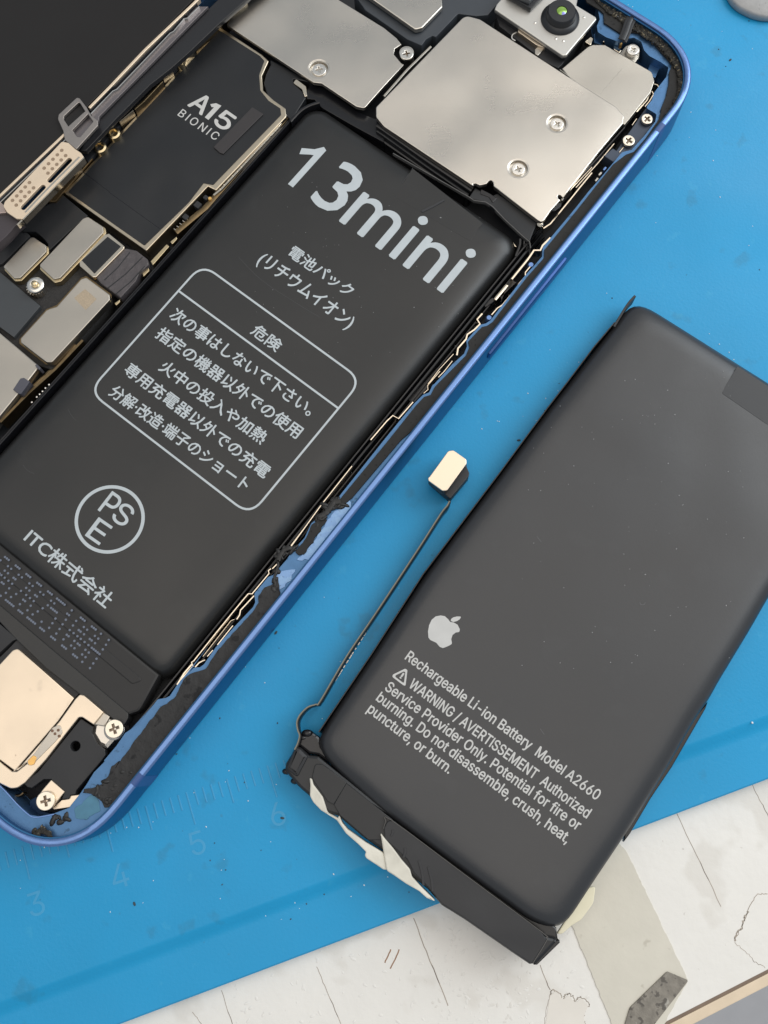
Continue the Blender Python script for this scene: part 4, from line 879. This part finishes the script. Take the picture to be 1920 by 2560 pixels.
for x, y in ((452, 1338), (503, 1332), (475, 1363), (510, 1383)):
    lathe('weld_spot', at(*px('03', x, y), .585), [(.018, .575), (.017, .587), (.008, .5885), (0, .587)], M['brownhole'], br, 12)
plate('solder_pad', C('03', [(235, 1600, .03), (290, 1545, .03), (320, 1570, .03), (290, 1630, .03), (250, 1640, .03)], .59), .575, .592, M['pad'], br, bevel=.004)
fm = plate('flex_module', [C('03', [(700, 1232, .02), (800, 1300, .01), (790, 1350), (840, 1450), (905, 1505), (912, 1545, .02), (880, 1590), (660, 1850)], .53)
     + C('a', [(780, 358, .01), (732, 362), (712, 402), (640, 405), (670, 330), (530, 200), (450, 200, .02), (330, 290), (285, 282), (240, 240)], .53) + C('03', [(330, 1690), (500, 1480)], .53), hole('03', 650, 1470, .53, .058, 24)], .40, .53, M['film2'], ph, bevel=.008)
plate('slate_flex', C('03', [(-100, 330), (150, 545, .03), (110, 560), (0, 660), (-100, 760)], .50), .3, .50, M['film2'], ph)
plate('slate_flex', C('03', [(-60, 760), (100, 600, .03), (150, 545, .05), (210, 570), (700, 1000), (640, 1060), (150, 640), (-60, 850)], .47), .3, .47, M['film2'], ph)
# metal post under the bracket screw
plate('bracket_step', C('03', [(893, 1175), (950, 1215), (900, 1300, .02), (808, 1285)], .54), .44, .54, M['steel2'], ph, bevel=.012)
plate('screw_post', C('03', [(900, 1200, .03), (800, 1275, .04), (785, 1370, .06), (845, 1470, .05), (925, 1508, .04), (1015, 1410, .03), (1065, 1370), (1000, 1240)], .46), .14, .48, M['steel'], ph, bevel=.06)
screw('03', 985, 1320, .585, .108, ph, .35, 'screww', 1.1); lathe('screw_collar', at(*px('03', 990, 1330), .5), [(.12, .3), (.12, .52), (.1, .535), (0, .536)], M['steel'], ph, 28)
plate('bracket_ear', C('a', [(530, 205, .01), (672, 330, .01), (530, 505, .03), (450, 530, .06), (385, 470, .06), (375, 400, .05), (440, 310)], .55), .47, .55, M['creamy'], ph, bevel=.008)
screw('a', 470, 425, .60, .108, ph, .25, 'screww', 1.1)
plate('contact_strip', C('a', [(640, 415), (715, 402), (735, 368, .01), (830, 358), (722, 492, .02), (560, 515), (545, 500)], .50), .42, .50, M['creamy'], ph, bevel=.006)
ribbon('contact_strip', 'a', [(-20, 250), (110, 350), (190, 372), (240, 340)], .02, .3, .42, M['goldd'], ph, soft=True)
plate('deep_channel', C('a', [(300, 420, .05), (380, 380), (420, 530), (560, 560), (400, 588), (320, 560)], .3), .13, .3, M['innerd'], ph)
plate('inner_step', C('03', [(1360, 1075), (1470, 1050), (1200, 1340), (900, 1659), (850, 1659), (1010, 1480), (1085, 1370)], .54), .3, .54, M['inner'], ph)

# ================================================================== DISPLAY PANEL on the left
zd = .82
dp0 = at(*px('00', 0, 600), zd)
dp = empty('screen_panel', (dp0.x, dp0.y, .75), 'black screen panel lifted open with a gilt bracket on its edge', 'screen')
plate('panel_back', C('P', [(-900, -700), (700, -200), (500, -18, .0), (221, 263), (165, 345), (-300, 800), (-900, 900)], zd), zd - .09, zd, M['panel'], dp, bevel=.01)
plate('flange', C('00', [(1800, 60), (1659, 200), (860, 1010, .02), (850, 1060, .03), (640, 1290), (560, 1230), (620, 1140), (1000, 770), (1700, 60)], zd - .03), zd - .07, zd - .02, mat('grey_flange', (.20, .18, .185), .32, .6), dp, bevel=.006)
for k, pts, w_, z_, mm in (('00', [(1720, -20), (1659, 40), (1250, 430), (960, 735), (770, 930)], .036, zd + .03, 'gilt'), ('00', [(1720, 55), (1659, 115), (1620, 155), (1590, 160), (1500, 270), (1470, 285), (1010, 770), (975, 785), (785, 982)], .014, zd + .02, 'screw'),
                          ('00', [(1700, 30), (1640, 85), (1610, 130), (1590, 130), (1480, 255), (1450, 270), (1000, 740), (960, 755), (780, 955)], .02, zd + .012, 'dark'),
                          ('m', [(1160, 285), (1120, 360), (900, 580), (400, 1060), (0, 1440), (-200, 1640)], .014, zd + .02, 'screw'), ('m', [(1130, 300), (900, 530), (400, 1010), (0, 1400), (-200, 1600)], .022, zd + .012, 'dark'),
                          ('m', [(1095, 285), (850, 520), (420, 930), (0, 1330), (-200, 1530)], .034, zd + .03, 'gilt')):
    ribbon('trim_rail', k, pts, w_, zd - .05, z_, M[mm], dp)
plate('glass_border', C('00', [(2500, -620), (1900, -20), (1659, 215), (860, 1020), (690, 1300), (745, 1300), (860, 1180), (1000, 1030), (1300, 730), (1480, 590), (1659, 430), (1900, 200), (2600, -420)], .74), .66, .74, mat('border_black', (.018, .018, .02), .3), dp, bevel=.008)
cl_z = zd + .05
plate('retaining_clip', [C('00', [(665, 840, .03), (690, 850), (750, 930, .02), (790, 1000), (845, 1040, .02), (845, 1085, .03), (660, 1290, .02), (560, 1210), (545, 1130), (500, 1030, .05), (505, 990, .04)], cl_z),
                         C('00', [(685, 880, .02), (735, 960), (590, 1090), (550, 1030, .03), (555, 1000)], cl_z), C('00', [(760, 985), (805, 1050, .02), (690, 1185, .02), (665, 1180, .02), (625, 1125)], cl_z)], zd + .002, cl_z, mat('grey_clip', (.36, .33, .31), .4, .9), dp, bevel=.008)
gb = C('m', [(985, 470, .03), (1090, 490, .04), (1200, 590), (1290, 650, .05), (1335, 715, .01), (365, 1705, .01), (260, 1700, .03), (110, 1600, .06), (50, 1500, .05), (75, 1430, .03)], zd + .055)
def slot(a, b, w_):
    A, B = at(*px('m', *a), zd + .055), at(*px('m', *b), zd + .055); d = (B - A).normalized(); q = Vector((-d.y, d.x)) * w_
    return [(*(A + q - d * w_ * 0), w_), (*(A - q), w_), (*(B - q), w_), (*(B + q), w_)][::-1]
holes = [slot((1130, 740), (770, 1115), .036), slot((710, 1170), (345, 1550), .036)]
gp = plate('gilt_bracket', [gb] + holes, zd + .01, zd + .055, M['gilt'], dp, bevel=.006)
for i, (a_, b_) in enumerate(((( 985, 612), (705, 895)), ((1047, 695), (765, 975)), ((470, 1125), (200, 1410)), ((535, 1210), (260, 1485)))):
    for j in range(5):
        w = at(*px('m', a_[0] + (b_[0] - a_[0]) * j / 4, a_[1] + (b_[1] - a_[1]) * j / 4), zd + .055)
        lathe('pierced_dot', w, [(.026, zd + .052), (.024, zd + .0572), (.012, zd + .0562), (0, zd + .0555)], M['dimple'], gp, 12)
ribbon('bracket_fold', 'm', [(1335, 722), (850, 1215), (365, 1710)], .018, zd - .05, zd + .066, M['mirror'], dp)
ribbon('bracket_fold', 'm', [(1265, 715), (820, 1160), (400, 1600)], .03, zd + .04, zd + .0575, M['steel2'], dp)
ribbon('bracket_fold', 'm', [(350, 1720), (270, 1800)], .022, zd - .05, zd + .04, M['mirror'], dp)
plate('dark_flex', C('m', [(-120, 1600), (120, 1610), (330, 1720), (230, 1800), (100, 1950), (-120, 2150)], zd), zd - .2, zd - .03, mat('plum_flex', (.055, .045, .05), .5), dp, bevel=.01)
plate('pink_flex', C('m', [(-120, 1520), (-10, 1430), (60, 1480), (110, 1610), (-120, 1640)], zd), zd - .1, zd + .01, mat('pinkish_metal', (.50, .40, .36), .4, .8), dp, bevel=.01)

# ================================================================== REMOVED BATTERY
BX, BY = frame_axes(53.3)
def V(x, y): return BX * x + BY * y
def bloc(k, x, y, z):
    w = at(*px(k, x, y), z); return w.dot(BX), w.dot(BY)
ZR = .40
rx0 = sum(bloc(k, x, y, .30)[0] for k, x, y in (('22', 1590, 0), ('22', 1000, 790), ('22', 340, 1659))) / 3
rx1 = sum(bloc(k, x, y, .25)[0] for k, x, y in (('33', 1640, 200), ('33', 1180, 960))) / 2
ry1 = sum(bloc(k, x, y, .30)[1] for k, x, y in (('37', 900, 400), ('37', 1659, 890))) / 2
ry0 = sum(bloc(k, x, y, .30)[1] for k, x, y in (('l', 700, 560), ('l', 1500, 1210), ('24', 380, 750))) / 3
print('removed', rx0, rx1, ry0, ry1)
rc_ = V((rx0 + rx1) / 2, (ry0 + ry1) / 2)
rb = empty('loose_battery', (rc_.x, rc_.y, 0), 'old black battery pulled out and lying loose across the mat edge', 'battery')
def pouch(name, pts, prof, m, parent, wob=0):
    P = fillet(pts, 10); per = [(b - a).length for a, b in zip(P, P[1:] + P[:1])]; tot = sum(per); N_ = 260; out = []; i = 0; acc = 0
    for k in range(N_):
        t = tot * k / N_
        while acc + per[i] < t: acc += per[i]; i += 1
        out.append(P[i].lerp(P[(i + 1) % len(P)], (t - acc) / max(per[i], 1e-9)))
    for _ in range(3): out = [(out[k - 1] + out[k] * 2 + out[(k + 1) % N_]) / 4 for k in range(N_)]
    ar = sum(out[k - 1].cross(out[k]) for k in range(N_)); nr = []
    for k in range(N_):
        d = (out[(k + 1) % N_] - out[k - 1]).normalized(); nr.append(Vector((-d.y, d.x)) * (1 if ar > 0 else -1))
    for _ in range(4): nr = [((nr[k - 1] + nr[k] * 2 + nr[(k + 1) % N_]) / 4).normalized() for k in range(N_)]
    bm = bmesh.new(); rows = []; cur = out; last = 0
    for ins, z in prof:
        st = ins - last; last = ins
        while abs(st) > 1e-6:
            d = max(-.03, min(.03, st)); st -= d; cur = [p + q * d for p, q in zip(cur, nr)]
            if ins > .1:
                for _ in range(6): cur = [(cur[k - 1] + cur[k] * 2 + cur[(k + 1) % N_]) / 4 for k in range(N_)]
        rows.append([bm.verts.new((p.x, p.y, z)) for p in cur])
    for a, b in zip(rows, rows[1:]):
        for k in range(N_): bm.faces.new((a[k], a[(k + 1) % N_], b[(k + 1) % N_], b[k]))
    cap(bm, rows[-1]); bm.faces.new(rows[0][::-1]); bmesh.ops.recalc_face_normals(bm, faces=bm.faces)
    return finish(name, bm_mesh(bm), m, parent, angle=60)
cell_out = (C('37', [(465, 215, .10), (520, 205, .12), (620, 235, .12), (1659, 890), (2400, 1370, .2)], .27) + C('33', [(2010, -330), (1659, 190), (1500, 470), (1200, 965), (1140, 1090)], .25)
            + C('q', [(1400, 812), (1330, 925), (1230, 1100), (1060, 1372), (900, 1610), (790, 1780, .18), (745, 1805, .12), (640, 1775, .1), (200, 1450), (0, 1300)], .28) + C('r', [(1440, 1105, .2), (1365, 1015, .25), (1385, 950, .1)], .28)
            + C('22', [(345, 1659), (1000, 785), (1420, 215), (1590, 0)], .28))
cell = pouch('cell', cell_out, [(.03, .01), (0, .07), (0, .24), (.012, .285), (.04, .322), (.08, .352), (.13, .375), (.20, .390), (.28, .397), (.36, ZR)], M['pouch'], rb)
zr = ZR + .001
lettering('print', 'Rechargeable Li-ion Battery  Model A2660', 'R', '23', (178, 716), (768, 168, '24'), (232, 646), zr, M['ink2'], cell, fat=.003)
lettering('print', 'WARNING / AVERTISSEMENT  Authorized', 'W', '23', (208, 956), (717, 262, '24'), (262, 884), zr, M['ink2'], cell, fat=.003)
lettering('print', 'Service Provider Only. Potential for fire or', 'S', '23', (2, 982), (668, 326, '24'), (56, 908), zr, M['ink2'], cell, fat=.003)
lettering('print', 'burning. Do not disassemble, crush, heat,', 'b', '13', (1586, 1072), (612, 392, '24'), (1640, 1000), zr, M['ink2'], cell, fat=.003)
lettering('print', 'puncture, or burn.', 'b', '13', (1508, 1170), (968, 1672, 'F'), (1562, 1098), zr, M['ink2'], cell, fat=.003)
tri = C('23', [(183, 800, .03), (203, 812, .03), (186, 948, .03), (168, 945, .03), (72, 872, .03), (76, 852, .03)], zr)
tc_ = sum((Vector(p[:2]) for p in tri), Vector((0, 0))) / 6
stroke('print', tri, [(tc_.x + (p[0] - tc_.x) * .66, tc_.y + (p[1] - tc_.y) * .66, .01) for p in tri], M['ink2'], cell, zr)
lettering('print', '!', '!', '23', (134, 878), (146, 887), (166, 838), zr, M['ink2'], cell, fat=.004)
body = C('23', [(490, 341), (525, 347), (553, 372), (573, 398), (602, 402), (636, 421), (655, 460), (652, 484), (620, 488), (592, 510), (581, 545), (588, 586), (560, 603), (510, 623), (482, 613), (452, 577), (400, 553), (384, 532), (380, 480), (390, 425), (412, 378), (447, 349)], zr, .02)
plate('emblem', body, zr, zr + .0016, M['ink2'], cell, bevel=0)
plate('emblem', C('23', [(665, 356), (655, 373), (632, 389), (600, 398), (574, 387), (582, 369), (600, 357), (628, 350), (660, 350)], zr, .02), zr, zr + .0016, M['ink2'], cell, bevel=0)
plate('film_patch', C('37', [(1395, 745, .02), (1300, 900, .03), (1262, 980, .02), (1640, 1240), (1900, 1400), (2000, 1160), (1640, 905)], ZR, ), ZR - .03, ZR + .003, mat('darker_film_patch', (.018, .019, .022), .4, var=.08, vs=3, spec=.5), rb, bevel=.001)
specks('lint', 90, mat('grey_lint', (.45, .45, .45), .8), ((1300, 1880), (900, 1700)), .002, .006, ZR, rb, 9)
# side film: the black skirt that stands out along the left long side, with a free tip
sk = [Vector(p[:2]) + V(-.012, 0) for p in C('P', [(800, 1832), (930, 1640), (1059, 1440)], .28) + C('22', [(1000, 788), (1420, 218), (1580, 10)], .28) + C('37', [(150, 605), (330, 392)], .28)]
finish('side_film', bm_mesh(ribbon_bm(sk, .014, .01, .36)), M['gloss'], rb)
tp_ = C('37', [(330, 400), (420, 250), (470, 180), (512, 135)], .36)
finish('side_film', bm_mesh(ribbon_bm(smooth_line(tp_), .03, .12, .36)), M['film2'], rb)
plate('side_film', C('q', [(1398, 822), (1388, 850), (1243, 1102), (1152, 1237), (1062, 1390), (1036, 1425), (1040, 1380), (1190, 1110), (1300, 930)], .12), .02, .13, M['gloss'], rb, bevel=.01)
for k, pts in (('23', [(1350, 1320), (1385, 1370)]), ('q', [(660, 105), (680, 130)]), ('33', [(550, 225), (560, 245), (585, 248), (600, 230)]), ('37', [(610, 1165), (620, 1182), (632, 1172)]), ('37', [(800, 1355), (825, 1368)])):
    ribbon('hair_scratch', k, pts, .005, ZR - .01, ZR + .0012, mat('scratch_grey', (.12, .12, .125), .5), rb, soft=True)
# folded end strip with the protection board
es = plate('end_strip', C('l', [(320, 440, .03), (370, 460), (480, 560, .03), (600, 570, .04), (1659, 1420)], .30) + C('q', [(0, 1300), (640, 1800), (705, 1835), (750, 1845, .01), (740, 1865), (660, 1952, .02), (630, 1955), (560, 1908), (350, 1762), (250, 1700), (190, 1630), (100, 1560)], .30)
           + C('14', [(1240, 540), (1100, 440), (950, 312), (880, 292), (770, 190), (700, 130)], .30) + C('l', [(320, 940), (270, 880), (190, 790), (165, 740), (180, 660)], .30), .02, .30, M['film'], rb, bevel=.035)
plate('strip_bulge', C('l', [(300, 440, .04), (370, 470, .04), (478, 575, .04), (330, 860, .04), (170, 735, .05)], .33), .08, .335, M['film2'], rb, bevel=.05)
plate('strip_fold', C('l', [(560, 670, .04), (660, 680), (970, 910), (800, 1200), (720, 1160), (530, 880), (520, 830)], .315), .29, .318, M['film'], rb, bevel=.008)
plate('strip_fold', C('l', [(965, 920), (1659, 1470), (1659, 1659), (1250, 1659), (880, 1340), (800, 1200)], .31), .29, .313, M['film'], rb, bevel=.008)
ov = C('q', [(0, 1365), (15, 1335, .05), (40, 1332, .05), (680, 1815, .03), (705, 1850, .04), (640, 1952, .01), (560, 1902), (350, 1755), (250, 1692), (190, 1620), (130, 1560), (100, 1500)], .34) + C('14', [(1250, 460)], .34)
ol = plate('overlap_film', ov, .25, .345, M['film2'], rb, bevel=.010)
rim_pts = smooth_line(C('q', [(-2, 1368), (8, 1340), (32, 1331), (340, 1560), (678, 1812), (700, 1836), (700, 1856), (642, 1950)], .345), 4)
finish('film_glint', bm_mesh(ribbon_bm(rim_pts, .008, .33, .349)), mat('painted_edge_glint', (.09, .085, .08), .35), ol)  # pale ribbon paints the highlight along the film's upper edge
plate('dark_gusset_fill', C('q', [(-80, 1245), (0, 1250), (300, 1470), (745, 1795), (752, 1846), (690, 1852), (300, 1580), (-80, 1300)], .2), .02, .2, M['gloss'], rb, bevel=.02)  # added black filler that keeps the crease between cell and strip dark
plate('corner_wrap', C('24', [(512, 905), (578, 893), (580, 905), (462, 1020), (445, 1020)], .26), .02, .27, M['gloss'], rb, bevel=.01)
plate('dark_gusset_fill', C('l', [(420, 260, .03), (500, 240, .02), (620, 330), (650, 450), (900, 700), (1300, 1010), (1250, 1010), (600, 560), (480, 540), (340, 430), (370, 320)], .22), .02, .24, M['gloss'], rb, bevel=.03)
for x, y, r in ((455, 275, .06), (400, 335, .04), (300, 895, .05), (190, 770, .05)):
    w = at(*px('l', x, y), .25); bm = bmesh.new(); bmesh.ops.create_icosphere(bm, subdivisions=2, radius=r, matrix=Matrix.Translation((w.x, w.y, .22)) @ Matrix.Diagonal((1.2, .8, .8, 1)))
    finish('film_pucker', bm_mesh(bm), M['gloss'], rb, angle=80)
# wrinkles of the overlap
for a_, b_ in (((1380, 520), (1370, 580)), ((1470, 600), (1500, 760)), ((1530, 640), (1560, 800)), ((1300, 400), (1290, 440))):
    ribbon('wrinkle', '14', [a_, ((a_[0] + b_[0]) / 2 + 6, (a_[1] + b_[1]) / 2), b_], .03, .33, .352, M['film2'], ol, soft=True)
# stretch-release adhesive
def sheet(name, k, pts, z0, z1, m):
    q = fillet([(p[0], p[1], max(p[2], .07)) for p in C(k, pts, (z0 + z1) / 2)], 5)
    return plate(name, [tuple(p) for p in q], z0, z1, m, rb, bevel=.014)
sheet('adhesive_strip', '14', [(765, 62), (782, 70, .02), (790, 105), (850, 185, .04), (868, 240), (882, 288, .03), (948, 322), (956, 303, .01), (975, 350), (1010, 395), (1130, 480), (1242, 545), (1290, 640), (1250, 660), (1200, 625), (1130, 580, .03), (1120, 560, .02), (1130, 540, .02), (1080, 490), (1000, 420), (940, 335), (840, 272, .03), (790, 220), (768, 180), (770, 110)], .16, .34, M['adh'])
sheet('adhesive_strip', '14', [(1222, 415, .01), (1240, 440), (1300, 510), (1360, 590), (1412, 650), (1425, 700), (1500, 780), (1585, 862), (1520, 835), (1470, 790), (1390, 745), (1310, 690), (1260, 660), (1245, 560)], .16, .36, M['adh'])
sheet('adhesive_strip', '24', [(765, 610, .05), (752, 700, .12), (690, 785, .12), (640, 815, .1), (592, 858, .03), (560, 860), (640, 740), (720, 620)], .0, .06, M['adhy'])
# flex cable standing on edge and its connector
cp = smooth_line(C('22', [(566, 1010), (545, 1050), (515, 1085), (470, 1150), (330, 1370), (140, 1659)], .34) + C('13', [(1570, 345), (1330, 700), (1110, 1075), (1070, 1108), (1000, 1132), (935, 1195), (905, 1260), (912, 1330), (928, 1380), (910, 1450), (885, 1500)], .34), 4)
fl_ = finish('flex_cable', bm_mesh(ribbon_bm(cp, .017, .08, .34)), M['fpc'], rb, angle=50)
finish('cable_backing', bm_mesh(ribbon_bm([p + Vector((.014, -.004)) for p in cp], .010, .06, .335)), M['gloss'], rb, angle=50)
bm = bmesh.new()
for i in range(16):
    t = i / 15; a_ = at(*px('13', 1185 + (1560 - 1185) * t, 990 + (400 - 990) * t), .12); d = (at(*px('13', 1560, 400), .12) - at(*px('13', 1185, 990), .12)).normalized()
    ribbon_bm([a_, a_ + d * R.uniform(.025, .06)], .012, .09, .12, bm)
finish('contact_glints', bm_mesh(bm), M['screw'], rb, kind='stuff')  # bright dashes stand in for the reflections of the cable's contacts
cn = plate('connector', C('22', [(498, 930), (385, 830, .03), (560, 590, .03), (600, 580), (712, 680), (716, 720, .02), (738, 770, .02), (732, 800), (578, 985, .01), (565, 988, .01)], .30), .10, .31, M['film2'], rb, bevel=.012)
plate('connector_body', C('22', [(380, 830, .03), (555, 580, .04), (600, 572, .03), (712, 655, .03), (714, 690, .03), (540, 930, .03), (500, 925, .03)], .42), .25, .42, mat('brown_black_body', (.05, .04, .036), .5), cn, bevel=.008)
plate('metal_cap', C('22', [(380, 812, .03), (395, 800, .0), (555, 578, .04), (600, 572, .04), (712, 652, .04), (712, 690, .03), (545, 920, .035), (505, 922, .03), (384, 835, .03)], .45), .418, .452, M['creamy'], cn, bevel=.006)
print('objects', len(bpy.data.objects))
